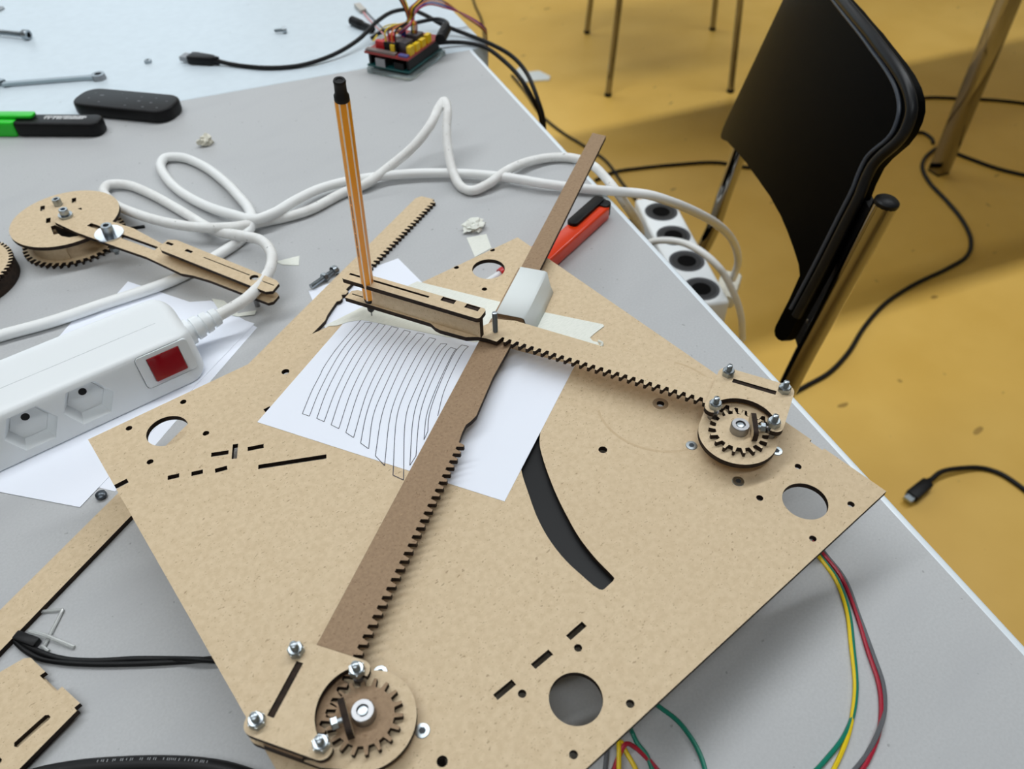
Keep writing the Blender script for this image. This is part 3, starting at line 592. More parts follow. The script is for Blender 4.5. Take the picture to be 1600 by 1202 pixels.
# ------------------------------------------------------------------ remote, highlighter, knife
def quadframe(px, z):                     # frame + size from four photographed corners lying at height z
    P = [at(*p, z) for p in px]; c = sum(P, Vector()) / 4; x = ((P[1] - P[0]) + (P[2] - P[3])) / 2; y = ((P[3] - P[0]) + (P[2] - P[1])) / 2
    lx, ly = x.length, y.length; x.normalize(); y = (y - x * y.dot(x)).normalized(); return Fr((c.x, c.y, 0), x, y, (0, 0, 1)), lx, ly
fr, lx, ly = quadframe([(102, 163), (256, 178), (290, 150), (142, 137)], ZT + 12)
rm = thing('remote', 'slim black rounded remote control lying between the highlighter and the wrench', 'remote', (fr.o.x, fr.o.y, ZT))
mb = MB(); mb.prism(rrect(-lx / 2, -ly / 2, lx / 2, ly / 2, min(lx, ly) * .40, 8), ZT + .3, ZT + 13, fr); mb.build('body', BLACK, rm, bevel=2.6, seg=3, ang=1.2)
mb = MB()
for x, y, s in ((-.36, .2, 1), (-.27, .1, 2.2), (-.36, -.1, 1), (-.22, -.25, 1), (.06, -.3, 1), (.12, .2, 1), (.14, -.02, 1.6), (.24, -.3, 1.2), (.27, .2, 1), (.27, -.05, 1.4), (.38, -.28, 1), (.4, .1, 1), (-.1, .3, .8), (0, .05, .8)):
    mb.box((x * lx - s, y * ly - s * .6, ZT + 13), (x * lx + s, y * ly + s * .6, ZT + 13.05), fr)
mb.build('button_marks', mat('faint_print', (96, 98, 102), .6), rm)
fr, lx, ly = quadframe([(-40, 219), (165, 211), (162, 192), (-40, 183)], ZT + 10); ly = min(ly, 30)
fr, lx, ly = along(at(-60, 206, ZT), at(166, 207, ZT)), (at(166, 207, ZT) - at(-60, 206, ZT)).length, 24
hl = thing('highlighter', 'black and green highlighter lying at the left photo edge', 'highlighter', tuple(at(60, 206, ZT)))
xs = (at(38, 206, ZT) - at(-60, 206, ZT)).length
mb = MB(); mb.prism(rrect(xs - 4, -11, lx, 11, 9, 6), 0.2, 14, fr); mb.build('barrel', BLACK, hl, bevel=2.5, seg=3, ang=1.2)
mb = MB(); mb.prism(rrect(-20, -11, xs, 11, 3, 4), 0.2, 14.5, fr); mb.build('green_cap', GREEN, hl, bevel=1.5)
mb = MB(); mb.prism(rrect(-20, -2, xs + 16, 9, 3, 4), 14.5, 17.5, fr); mb.build('cap_clip', GREEN, hl, bevel=.8)
mb = MB(); x0 = (at(82, 200, ZT) - at(-60, 206, ZT)).length; x1 = (at(146, 200, ZT) - at(-60, 206, ZT)).length
random.seed(4); x = x0
while x < x1:
    wd = random.uniform(.6, 1.8); y1 = random.choice((4.2, 5.2, 5.6)); mb.box((x, -.5 if random.random() < .7 else 2, 14), (x + wd, y1, 14.06), fr); x += wd + .55
mb.box((x0, 5.2, 14), (x1, 6.2, 14.05), fr); mb.build('printed_label', mat('white_print', (206, 206, 206), .6), hl)
a, b = at(868, 392, ZT + 7), at(943, 324, ZT + 7); f = along(at(800, 446, ZT + 7), b); f = along(a - (b - a).normalized() * 60, b); Lk = (b - a).length + 60
kn = thing('utility_knife', 'orange-red cutter with a black slider, half under the brown rack arm', 'cutter', (a.x, a.y, ZT)); b2 = Lk
mb = MB(); mb.prism([(0, -7), (Lk - 5, -8), (Lk - 1, -6), (Lk, 0), (Lk - 1, 6), (Lk - 5, 8), (0, 7)], -6.5, 6, f); mb.build('handle', ORED, kn, bevel=2, seg=3, ang=.9)
mb = MB(); mb.prism(rrect(Lk - 46, -1, Lk + .8, 8.3, 4, 5), 5.2, 9, f); mb.prism(rrect(Lk - 9, -7.5, Lk + 1.2, 8.3, 4, 5), -4, 7.4, f); mb.build('black_slider', BLACK, kn, bevel=.8)
a, b = at(785, 427, ZT + 4), at(764, 441, ZT + 2); f = along(a, b); mk = thing('red_marker', 'red and white pen tip seen through the round hole at the board\'s top corner', 'pen', (a.x, a.y, ZT))
MB().tube([a - f.x * 40, a + f.x * 2], 4.6, 14, spline=False).build('red_barrel', RED, mk); MB().tube([a + f.x * 2, a + f.x * 22], 3.3, 12, spline=False).build('white_tip', WHITE, mk)

# ------------------------------------------------------------------ white power strip on the table
fa, fb = at(0, 736, ZT + 2), at(330, 583, ZT + 2); d = (fb - fa); d.z = 0; d.normalize(); nb = Vector((-d.y, d.x, 0))
F_ = Fr((fb.x, fb.y, ZT), d, nb, (0, 0, 1))                # origin at the front right foot, x to the right, y to the back
LS = 300
ridge_y = (at(217, 556, ZT + 32) - F_.o).dot(nb); back_y = (at(150, 497, ZT + 38) - F_.o).dot(nb)
prof = [(0, .8), (ridge_y - 1, 31), (ridge_y + 2.5, 33.5), (back_y - 4, 38.5), (back_y + 1, 35), (back_y + 3, 2), (back_y, .8)]
ps_ = thing('power_strip', 'white six-sided-socket power strip with red switch lying on papers', 'power strip', tuple(F_((-80, 30, 0))))
def fillet(P, R, n=5):
    o = []
    for i, p in enumerate(P):
        p = Vector(p); a_, b_ = Vector(P[i - 1]) - p, Vector(P[(i + 1) % len(P)]) - p; r = R[i]; la, lb = a_.length, b_.length; a_.normalize(); b_.normalize()
        p0, p1 = p + a_ * min(r, la * .45), p + b_ * min(r, lb * .45)
        o += [p0 * (1 - t) ** 2 + p * 2 * t * (1 - t) + p1 * t * t for t in [k / n for k in range(n + 1)]]
    return o
PF = fillet(prof, [1.5, 6, 6, 10, 6, 3, 1.5]); n = len(PF); pc = sum(PF, Vector((0, 0))) / n
mb = MB(); vs = []; secs = [(-LS, 0)] + [(-13 + 13 * math.sin(k * pi / 14), 12 * (1 - math.cos(k * pi / 14))) for k in range(8)]
for x, d_ in secs:
    for q in PF:
        e_ = q - pc; k_ = max(0, 1 - d_ / max(abs(e_.x) * 1.0, abs(e_.y) * 1.2, 16)); vs.append((x, pc.x + e_.x * k_, pc.y + e_.y * k_))
m_ = len(secs); mb.add(vs, [(k * n + i, k * n + (i + 1) % n, (k + 1) * n + (i + 1) % n, (k + 1) * n + i) for k in range(m_ - 1) for i in range(n)] + [tuple(range(n)), tuple(range((m_ - 1) * n, m_ * n))[::-1]], F_, 0, True)
body = mb.build('housing', WHITE, ps_)
fv = Vector((0, ridge_y - 1, 30.2)).normalized(); FY = F_.y * fv.y + F_.z * fv.z; FN = F_.x.cross(FY)           # front face axes
if FN.dot(F_.y) > 0: FN = -FN
def facept(px, py):                       # where a photographed pixel meets the front face
    o = F_((0, 0, .8)); dcam = (at(px, py, ZT) - Vector(CAMP)); tt_ = (o - Vector(CAMP)).dot(FN) / dcam.dot(FN); q = Vector(CAMP) + dcam * tt_ - o; return q.dot(F_.x), q.dot(FY)
cut = MB(); FF = Fr(F_((0, 0, .8)), F_.x, FY, FN)
socks = [facept(50, 671), facept(139, 630)]; pitch = socks[1][0] - socks[0][0]
socks = [(socks[1][0] - k * pitch, (socks[0][1] + socks[1][1]) / 2) for k in range(4)]
for sx_, sy_ in socks:
    hw = pitch * .452; o6 = [(hw, .5), (hw * .56, 12.2), (-hw * .56, 12.2), (-hw, .5), (-hw * .56, -11.5), (hw * .56, -11.5)]
    vs = [(sx_ + x, sy_ + y, 3) for x, y in o6] + [(sx_ + x, sy_ + y, 0) for x, y in o6] + [(sx_ + x * .74, sy_ + y * .72 + 1.2, -7.5) for x, y in o6]
    fs = [tuple(range(6)), tuple(range(12, 18))[::-1]] + [(k * 6 + i, k * 6 + 6 + i, k * 6 + 6 + (i + 1) % 6, k * 6 + (i + 1) % 6) for k in (0, 1) for i in range(6)]
    cut.add(vs, fs, FF)
swx, swy = facept(261, 568)
cut.add([(swx + x, swy + y, z) for z in (3, -2.2) for x, y in rrect(-17, -11.5, 17, 11.5, 3, 4)], [tuple(range(20)) if False else tuple(range(len(rrect(-17, -11.5, 17, 11.5, 3, 4))))[::-1], tuple(range(len(rrect(-17, -11.5, 17, 11.5, 3, 4)), 2 * len(rrect(-17, -11.5, 17, 11.5, 3, 4))))] + [(i, (i + 1) % 20, 20 + (i + 1) % 20, 20 + i) for i in range(0)], FF) if False else cut.prism([(swx + x, swy + y) for x, y in rrect(-17, -11.5, 17, 11.5, 3, 4)], -1.6, 4, FF)
co = cut.build('cutter', WHITE, None, base=tuple(FF.o))
bm_ = body.modifiers.new('cut', 'BOOLEAN'); bm_.operation = 'DIFFERENCE'; bm_.object = co; bm_.solver = 'MANIFOLD'
bpy.context.view_layer.update(); dg = bpy.context.evaluated_depsgraph_get(); nm = bpy.data.meshes.new_from_object(body.evaluated_get(dg)); body.modifiers.clear(); body.data = nm; [setattr(p_, 'use_smooth', True) for p_ in nm.polygons]; nm.set_sharp_from_angle(angle=.5); bpy.data.objects.remove(co)
for sx_, sy_ in socks[:3]:
    so = MB(); so.prism([(sx_ + x * .72, sy_ + y * .7 + 1.2) for x, y in o6], -7.6, -7.1, FF); s_o = so.build('socket', WHITE, ps_)
    m2 = MB()
    for x, y in ((0, 4.4),): m2.prism([(sx_ + x + q[0], sy_ + y + 1 + q[1]) for q in circ((0, 0), 1, 14)] if False else circ((sx_ + x, sy_ + y + 1.2), 2.4 if y > 0 else 1.0, 16), -7.1, -7.05, FF)
    m2.build('pin_holes', DARK, s_o)
fm = MB(); plate('switch_frame', rrect(swx - 16.5, swy - 11, swx + 16.5, swy + 11, 2.5, 4), [rc(swx - 10.5, swy - 8.2, swx + 10.5, swy + 8.2)], -1.4, .3, [WHITE, WHITE], ps_, FF)
mb = MB(); vs = [(swx - 10.2, swy - 8, -.6), (swx + 10.2, swy - 8, -.6), (swx + 10.2, swy - 8, 2.6), (swx - 10.2, swy - 8, 2.6), (swx - 10.2, swy + 3, .4), (swx + 10.2, swy + 3, .4), (swx - 10.2, swy + 8, 1.0), (swx + 10.2, swy + 8, 1.0), (swx - 10.2, swy + 8, -1), (swx + 10.2, swy + 8, -1)]
mb.add(vs, [(0, 1, 2, 3), (3, 2, 5, 4), (4, 5, 7, 6), (6, 7, 9, 8), (0, 3, 4, 6, 8), (1, 9, 7, 5, 2), (0, 8, 9, 1)], FF); tag(mb.build('rocker_switch', REDT, ps_, bevel=.5), 'red rocker switch')
# seam on the upper face
mb = MB(); ys = ridge_y + (back_y - ridge_y) * .42; zs = 33.5 + 5 * (ys - ridge_y - 2.5) / (back_y - 6.5 - ridge_y)
mb.box((-LS + 8, ys, zs - .3), (-16, ys + .35, zs + .06), F_); mb.build('seam', mat('seam_grey', (190, 196, 198), .6), ps_)
# cable gland
g0 = F_((-2, (ridge_y + back_y) / 2 - 2, 17)); g1 = at(362, 482, ZT + 20); gd = (g1 - g0).normalized()
mb = MB(); mb.lathe([(9.5, 0), (9, 5), (6.6, 5.2), (6.6, 7), (8.2, 7.2), (7.9, 12), (6.2, 12.2), (6.2, 14), (7.4, 14.2), (7.1, 18.5), (5.4, 18.7), (5.4, 20.5), (6.4, 20.7), (6, 25), (4.4, 26)], tilt(g0, gd), 20); tag(mb.build('cable_grip', WHITE, ps_), 'ribbed cable grip')
GEND = g0 + gd * 25

# ------------------------------------------------------------------ cables
def cable(name, pts, r, m, label, cat='cable', n=10, sub=8, group=None):
    P = [q if isinstance(q, Vector) else at(*q) for q in pts]; return tag(MB().tube(P, r, n, 0, sub).build(name, m), label, cat, group)
c = ZT + 4.3
ZS = ZF + 450
cable('white_cable', [GEND, (381, 470, c + 17), (405, 447, c + 16), (422, 420, c + 16), (424, 396, c + 15), (408, 376, c + 13), (380, 369, c + 9), (338, 361, c + 4), (280, 328, c), (235, 303, c), (198, 289, c), (170, 289, c + 1), (162, 298, c + 1), (178, 318, c + 2), (215, 335, c + 6), (265, 349, c + 9), (320, 356, c + 9), (372, 354, c + 7), (410, 347, c + 1), (457, 337, c), (487, 327, c), (535, 302, c), (572, 287, c + 2), (612, 258, c + 9), (645, 230, c + 20), (672, 196, c + 32), (686, 168, c + 38), (694, 158, c + 40), (699, 170, c + 38), (698, 200, c + 28), (701, 240, c + 14), (710, 275, c + 4), (722, 293, c), (738, 298, c), (762, 288, c + 2), (790, 268, c + 5), (825, 253, c + 2), (865, 246, c), (900, 248, c), (925, 258, c), (948, 280, c), (966, 303, c - 2), (985, 330, c - 25), (998, 352, c - 75), (1002, 368, c - 150), (1000, 384, ZS + 62)],
      4.1, WHITEG2, 'scuffed white cable from the power strip, kinked up in an arch behind the pen', sub=7)
cable('white_cable', [(-40, 538, c), (0, 525, c), (80, 503, c), (160, 476, c), (270, 438, c), (345, 396, c), (372, 378, c), (389, 360, c + 2), (394, 345, c + 5), (389, 327, c + 5), (374, 308, c + 3), (350, 283, c + 2), (315, 258, c), (283, 246, c), (259, 247, c), (251, 257, c), (258, 275, c), (280, 298, c), (322, 322, c + 1), (365, 336, c + 5), (398, 343, c + 7), (428, 333, c + 7), (462, 313, c + 6), (500, 295, c + 4), (540, 284, c + 3), (590, 276, c + 3), (650, 271, c + 2), (720, 271, c + 2), (790, 277, c + 3), (850, 287, c + 3), (905, 294, c + 1), (960, 299, c + 1), (1010, 304, c + 1), (1050, 316, c - 12), (1090, 333, c - 40), (1125, 354, c - 80), (1147, 380, c - 130), (1153, 410, c - 180), (1145, 436, c - 225)],
      4.2, WHITEG, 'clean white cable with a big loop, running along the table and over the right edge', sub=7)
# strip on the chair, plus its cable
SN = tuple(SEAT((SW * .5, 60, 0)))
ts = thing('power_strip', 'white power strip with black round sockets lying on the chair seat beside the table', 'power strip', (*at(1060, 390, ZS)[:2], ZS))
zq = ZS + 44; ctrs = [at(1033, 331, zq), at(1073, 408, zq)]
dx = (ctrs[1] - ctrs[0]); p2 = dx.length / 2; dx.normalize(); fz = Fr(ctrs[0] - Vector((0, 0, 44)), dx, (-dx.y, dx.x, 0), (0, 0, 1)); wdt = 27
MB().box((-40, -wdt, 0), (3.5 * p2, wdt, 44), fz).build('housing', WHITE, ts, bevel=5, seg=3)
for k in range(4):
    b = MB(); b.lathe([(22.5, 44), (22.5, 44.6), (21, 45), (19.5, 44.6), (18.8, 44.2)], fz.at((k * p2, 0, 0)), 32, 0, caps=False); b.lathe([(19, 44.15), (.1, 44.15)], fz.at((k * p2, 0, 0)), 32, 1, caps=False)
    b.lathe([(12, 44.3), (.1, 44.3)], fz.at((k * p2, 0, 0)), 24, 2, caps=False); b.build('socket', [mat('socket_grey', (58, 60, 64), .5), mat('socket_grey_in', (26, 27, 30), .5), mat('socket_black', (2, 2, 2), .8, spec=.1)], ts)
cable('white_cable', [(1000, 385, ZS + 60), (1030, 376, ZS + 90), (1062, 378, ZS + 100), (1095, 393, ZS + 105), (1125, 420, ZS + 90), (1145, 455, ZS + 60), (1157, 490, ZS + 20), (1160, 530, ZS - 40)], 4.2, WHITEG, 'short white cable bending over the power strip on the chair seat', sub=7)
a = at(1141, 440, ZS + 20); b = at(1128, 478, ZS + 10); f = along(a, b); mb = MB(); mb.prism(rrect(-6, -13, 36, 13, 5, 4), -10, 14, f); tag(mb.build('cable_plug', CREAM, bevel=3), 'pale plug at the end of the white cable beside the chair', 'plug')

def drop(px, py, z, z2): q = at(px, py, z); return Vector((q.x, q.y, z2))     # hangs straight down to height z2
# black cables around the electronics
k = ZT + 2.6
cable('black_cable', [(335, 94, k + 3), (365, 101, k), (420, 106, k), (470, 102, k), (520, 86, k + 3), (560, 62, k + 8), (590, 33, k + 14), (615, 18, k + 16), (640, 15, k + 16), (665, 24, k + 14), (690, 38, k + 9), (725, 52, k + 2), (765, 68, k), (800, 88, k - 4), (824, 116, k - 12), (840, 155, k - 30), (849, 186, k - 50), drop(849, 188, k - 62, k - 130), drop(849, 188, k - 62, k - 400), drop(849, 188, k - 62, ZF + 4)], 2.4, RUB, 'black USB lead curving behind the pen towards the circuit boards', sub=8)
a, b = at(342, 95, ZT + 5), at(297, 90, ZT + 5); f = along(a, b); up_ = thing('usb_plug', 'black USB plug with metal tip lying on the far white table', 'plug', (a.x, a.y, ZT)); Lu = (b - a).length
mb = MB(); mb.prism([(0, -2.5), (6, -3), (7, -5), (10, -5.6), (Lu - 6, -8), (Lu, -7), (Lu, 7), (Lu - 6, 8), (10, 5.6), (7, 5), (6, 3), (0, 2.5)], -4.5, 4.2, f); mb.build('moulding', BLACK, up_, bevel=1.2, ang=.9)
MB().box((Lu, -6, -2.3), (Lu + 10, 6, 2.3), f).build('metal_tip', STEELD, up_)
cable('black_cable', [(580, 60, k + 4), (600, 48, k + 8), (640, 38, k + 14), (680, 30, k + 16), (699, 36, k + 22), (694, 48, k + 26), (690, 52, k + 26)], 2.2, RUB, 'black lead arching over the back of the circuit boards', sub=7)
a, b = at(550, 32, ZT + 5), at(582, 46, ZT + 5); mb = MB(); mb.tube([a, a * .8 + b * .2, a * .3 + b * .7, b], lambda t: 5.4 if t < .55 else 4.2, 14); tag(mb.build('barrel_connector', BLACK), 'black barrel connector lying left of the circuit boards', 'connector')
a, b = at(688, 62, ZT + 24), at(697, 44, ZT + 26); mb = MB(); mb.tube([a, b], 6, 12, spline=False); tag(mb.build('lead_plug', BLACK), 'black plug pushed into the back of the circuit boards', 'plug')
cable('black_cable', [(678, 68, k + 4), (700, 66, k + 3), (728, 67, k + 1), (758, 74, k), (786, 94, k - 6), (815, 125, k - 14), (834, 158, k - 34), (845, 184, k - 56), drop(845, 186, k - 68, k - 130), drop(845, 186, k - 68, k - 400), drop(845, 186, k - 68, ZF + 4)], 2.4, RUB, 'lower black lead leaving the circuit boards over the table edge', sub=7)
g_ = ZF + 4
cable('black_cable', [(800, 118, g_), (822, 145, g_), (846, 180, g_), (880, 208, g_), (906, 224, g_), (945, 250, g_), (975, 290, g_), (1000, 320, g_)], 4, RUB, 'thin black cable on the floor leaving under the table edge towards the chair', sub=7)
cable('black_cable', [(930, 282, g_), (960, 269, g_), (1000, 263, g_), (1060, 257, g_), (1120, 254, g_), (1180, 262, g_), (1300, 230, g_), (1400, 215, g_), (1440, 207, g_), (1456, 217, g_), (1458, 224, g_)], 4.5, RUB, 'dark floor cable running behind the chair to the table leg', sub=7)
cable('black_cable', [(1380, 168, g_), (1445, 153, g_), (1500, 154, g_), (1560, 157, g_), (1620, 164, g_)], 4.5, RUB, 'floor cable passing right behind the square table leg', sub=7)
cable('black_cable', [(1484, 236, g_), (1520, 250, g_), (1560, 264, g_), (1620, 278, g_)], 5, RUB, 'floor cable leaving the foot of the square leg to the right photo edge', sub=7)
cable('black_cable', [(1462, 232, g_), (1446, 246, g_), (1441, 262, g_), (1452, 285, g_), (1480, 315, g_), (1504, 345, g_), (1517, 375, g_), (1511, 400, g_), (1480, 420, g_), (1430, 444, g_), (1384, 474, g_), (1350, 512, g_), (1325, 552, g_), (1295, 583, g_), (1262, 602, g_), (1220, 625, g_)], 5, RUB, 'black floor cable curling from the square leg towards the chair', sub=7)
cable('black_cable', [(735, -20, g_), (742, 8, g_), (752, 30, g_), (757, 60, g_), (758, 85, g_)], 4, RUB, 'grey-black cable hanging at the far table corner', sub=7)
# floor plug
pl = thing('usb_plug', 'black plug lying on the floor beside the right table edge', 'plug', tuple(at(1438, 764, ZF)))
a, b = at(1455, 750, g_ + 8), at(1424, 776, g_ + 8); f = along(a, b); Lu = (b - a).length
mb = MB(); mb.prism([(0, -4), (8, -5), (12, -10), (Lu, -11), (Lu, 11), (12, 10), (8, 5), (0, 4)], -8, 6, f); mb.build('moulding', BLACK, pl, bevel=2, ang=.9); MB().box((Lu, -7, -4), (Lu + 12, 7, 2), f).build('metal_tip', STEEL, pl)
cable('black_cable', [(1455, 750, g_ + 8), (1470, 738, g_ + 10), (1500, 732, g_ + 6), (1535, 732, g_), (1562, 740, g_), (1585, 754, g_), (1625, 785, g_)], 4.4, RUB, 'black cable of the plug on the floor at right', sub=7)
# white scrap on the floor
o = MB(); o.prism([xy(*p, ZF + 1) for p in ((806, 112), (815, 104), (826, 114), (842, 112), (860, 121), (858, 126), (838, 127), (818, 130), (808, 124))], ZF + .5, ZF + 5); tag(o.build('paper_scrap', TAPE2), 'white scrap on the floor beside the far table corner', 'scrap')

# circuit boards
q = [at(572, 114, ZT), at(642, 128, ZT), at(697, 84, ZT)]; bx = (q[1] - q[0]); by = (q[2] - q[1]); wx, ly_ = 58, 80
bx.normalize(); by = (by - bx * by.dot(bx)).normalized(); fr = Fr((q[1].x, q[1].y, ZT), -bx, by, (0, 0, 1))    # x to the left, y to the back
ad = thing('circuit_board_stack', 'stacked circuit boards with red shield and coloured plugs near the far table corner', 'electronics', tuple(fr((wx / 2, ly_ / 2, 0))))
MB().prism(rrect(0, 0, wx, ly_, 5, 4), .2, 4.5, fr).build('clear_base', CLEAR, ad, bevel=.6)
MB().box((3, 3, 7), (wx - 2, 74, 9), fr).build('teal_board', PCBT, ad)
mb = MB()
for x in (4, wx - 6): mb.box((x, 6, 9), (x + 3, 70, 21), fr)
mb.build('pin_headers', BLACK, ad)
MB().box((wx - 26, 2, 9), (wx - 14, 12, 18), fr).build('usb_socket', STEELD, ad)
MB().box((10, 4, 9.0), (22, 14, 16), fr).build('power_jack', BLACK, ad)
MB().box((2, 2, 21), (wx - 1, 72, 23), fr).build('red_board', PCBR, ad)
MB().box((wx * .32, 3, 23), (wx - 2, 9, 25.4), fr).build('header_row', mat('header_grey', (120, 108, 104), .5), ad)
MB().box((4, 3.5, 23), (15, 9, 25), fr).build('terminal_block', mat('blue_block', (90, 92, 150), .5), ad)
for x, y in ((wx - 22, 12),): MB().box((x - 12, y, 23), (x + 12, y + 5, 32), fr).build('driver_board', RED, ad)
MB().box((wx - 32, 34, 23), (wx - 12, 40, 31), fr).build('driver_board', RED, ad)
for x, y, h in ((3, 10, 9), (3, 22, 8), (3, 34, 8), (3, 46, 9), (22, 8, 9), (wx - 20, 44, 6)): MB().box((x, y, 23), (x + 5, y + 8, 23 + h), fr).build('jumper_plug', YEL, ad)
for x, y in ((10, 14), (10, 36)): MB().box((x, y, 23), (x + 14, y + 14, 34), fr, 0).build('heat_sink', mat('heat_sink_grey', (92, 88, 92), .4, .6), ad, bevel=.6)
MB().lathe([(4, 23), (4, 33), (3.4, 34), (.1, 34)], fr.at((30, 30, 0)), 16).build('capacitor', mat('capacitor_silver', (190, 196, 204), .3, .6), ad)
MB().box((26, 36, 23), (34, 40, 36), fr).build('wire_plug', wires['blue'], ad)
MB().box((20, 10, 23), (36, 14, 33), fr).build('wire_plug', BLACK, ad)
wt_ = lambda x, y, z: fr((x, y, z))
def lead(i, col, pts, label): cable('jumper_wire', pts, .9, wires[col], label, 'wire', 6, 6, 'jumper wires plugged into the circuit boards')
b0 = [(22, 12), (26, 12), (30, 12), (34, 12)]
colsA = ['black', 'orange', 'brown', 'yellow']
for i, (x, y) in enumerate(b0):
    lead(i, colsA[i], [wt_(x, y, 30), wt_(x, y + 2, 44), at(637 + i * 1.5, 30, ZT + 44), at(632 + i * 2, 14, ZT + 54), at(622 + i * 3, -6, ZT + 66), at(612 + i * 4, -40, ZT + 90)], colsA[i] + ' wire rising from the front plug of the circuit boards out of the photo top')
colsB = ['brown', 'orange', 'yellow', 'black']
for i in range(4):
    lead(i, colsB[i], [wt_(14 + i * 2, 42, 30), wt_(14 + i * 2, 44, 44), at(642 + i * 1.5, 30, ZT + 42), at(640 + i * 2, 14, ZT + 56), at(652 + i * 2, 2, ZT + 62), at(668 + i * 2, -20, ZT + 70)], colsB[i] + ' wire rising from the rear plug of the circuit boards')
colsC = ['red', 'blue', 'orange', 'brown']
for i, cc in enumerate(colsC):
    lead(i, cc, [wt_(30 + i * 2, 36, 34), at(640, 40 - i, ZT + 44), at(652, 16 - i * 2, ZT + 44), at(672, 7 - i * 3, ZT + 40), at(695, 12 - i * 3, ZT + 30), at(725, 22 + i, ZT + 14), at(752, 38 + i * 2, ZT + 2), at(761, 64 + i * 2, ZT - 40), drop(759 - i, 72 + i * 2, ZT - 50, ZT - 120), drop(759 - i, 72 + i * 2, ZT - 50, ZT - 400), drop(759 - i, 72 + i * 2, ZT - 50, ZF + 5)], cc + ' wire arching right from the circuit boards over the table edge')
lead(9, 'pink', [at(563, 10, ZT + 2), at(570, 22, ZT + 2), at(580, 34, ZT + 3), at(592, 46, ZT + 8), at(604, 58, ZT + 20)], 'thin pink wire ending in a small connector left of the circuit boards')
lead(10, 'grey', [at(566, 10, ZT + 2), at(576, 22, ZT + 2), at(590, 36, ZT + 3), at(606, 52, ZT + 18)], 'thin grey wire ending in a small connector left of the circuit boards')
MB_ = MB(); a, b = at(558, 8, ZT + 2.5), at(568, 18, ZT + 2.5); MB_.box((0, -4, -2.5), ((b - a).length, 4, 2.5), along(a, b)); tag(MB_.build('wire_connector', mat('dull_white', (190, 186, 178), .5)), 'small dull white connector at the top behind the barrel connector', 'connector')
lead(11, 'yellow', [at(583, 64, ZT + 10), at(600, 42, ZT + 8), at(620, 38, ZT + 20), at(626, 52, ZT + 32)], 'yellow wire looping at the left side of the circuit boards')

# motor wires, lower right
k = ZT + 1.2
def mw(col, pts, label): cable('motor_wire', pts, 1.05, wires[col], label, 'wire', 8, 8, 'motor wires beside the plotter board')
mw('yellow', [(1265, 850, -30), (1281, 872, k), (1305, 905, k), (1322, 950, k), (1330, 1010, k), (1336, 1070, k), (1333, 1110, k), (1325, 1150, k), (1306, 1196, k), (1290, 1225, k)], 'yellow motor wire bowing out beside the right edge of the board')
mw('green', [(1268, 850, -32), (1283, 870, k), (1308, 905, k), (1326, 955, k), (1333, 1010, k), (1338, 1075, k), (1332, 1120, k), (1318, 1152, k), (1290, 1188, k), (1265, 1215, k)], 'dark green motor wire beside the yellow one at the right edge of the board')
mw('red', [(1272, 846, -30), (1286, 866, k + 1), (1312, 898, k), (1335, 950, k), (1355, 1015, k), (1373, 1070, k), (1377, 1110, k), (1372, 1150, k), (1358, 1185, k), (1340, 1215, k)], 'red motor wire bowing furthest right beside the grey one')
mw('grey', [(1275, 845, -32), (1290, 866, k), (1320, 905, k), (1343, 965, k), (1365, 1025, k), (1380, 1070, k), (1382, 1110, k), (1372, 1145, k + 1.8), (1354, 1180, k), (1330, 1210, k)], 'grey motor wire forming the outermost bow right of the board')
mw('green', [(1010, 1090, -32), (1032, 1106, k), (1060, 1128, k), (1084, 1160, k), (1098, 1190, k), (1106, 1225, k)], 'green motor wire curving out alone below the board\'s lower edge')
mw('red', [(955, 1215, k), (968, 1180, k + 2), (978, 1163, k + 3), (992, 1168, k), (1012, 1186, k), (1034, 1212, k)], 'red motor wire bent in a peak at the lower photo edge')
mw('yellow', [(966, 1150, k + 1), (967, 1165, k + 3), (967, 1185, k + 3), (967, 1215, k + 2)], 'yellow motor wire running straight down at the lower photo edge')
mw('yellow', [(970, 1158, k + 2), (978, 1175, k), (988, 1192, k), (1000, 1215, k)], 'second yellow motor wire slanting right at the lower photo edge')
mw('green', [(980, 1125, -30), (988, 1145, k), (996, 1162, k), (1010, 1180, k), (1020, 1205, k)], 'short green motor wire close under the board at the lower photo edge')
mw('grey', [(950, 1150, k), (948, 1180, k), (944, 1215, k)], 'grey motor wire close to the board at the lower photo edge')

# black leads, lower left
k = ZT + 1.6
cable('black_cable', [(24, 1002, k), (36, 1014, k), (60, 1028, k), (95, 1035, k), (140, 1038, k), (190, 1038, k), (250, 1036, k), (310, 1032, k), (360, 1026, k)], 1.4, RUB, 'lower of the two thin black leads running left under the board', sub=8)
cable('black_cable', [(26, 997, k), (42, 1009, k), (75, 1024, k + 1), (105, 1031, k), (150, 1033, k), (210, 1030, k), (260, 1030, k), (310, 1031, k + 3), (360, 1034, k)], 1.4, RUB, 'upper of the two thin black leads running left under the board', sub=8)
kp = [(-20, 1240), (60, 1214), (120, 1203), (180, 1198), (240, 1196), (300, 1198), (350, 1205), (400, 1221), (440, 1242)]
th = cable('black_cable', [(x, y, ZT + 4.2) for x, y in kp], 4, RUB, 'thick black cable along the lower left photo edge', sub=10)
mb = MB(); Q = catmull([at(x, y, ZT + 4.2) for x, y in kp], 60); random.seed(9); q0 = [q for q in Q if at(155, 1199, ZT + 4.2).x < q.x < at(330, 1202, ZT + 4.2).x]
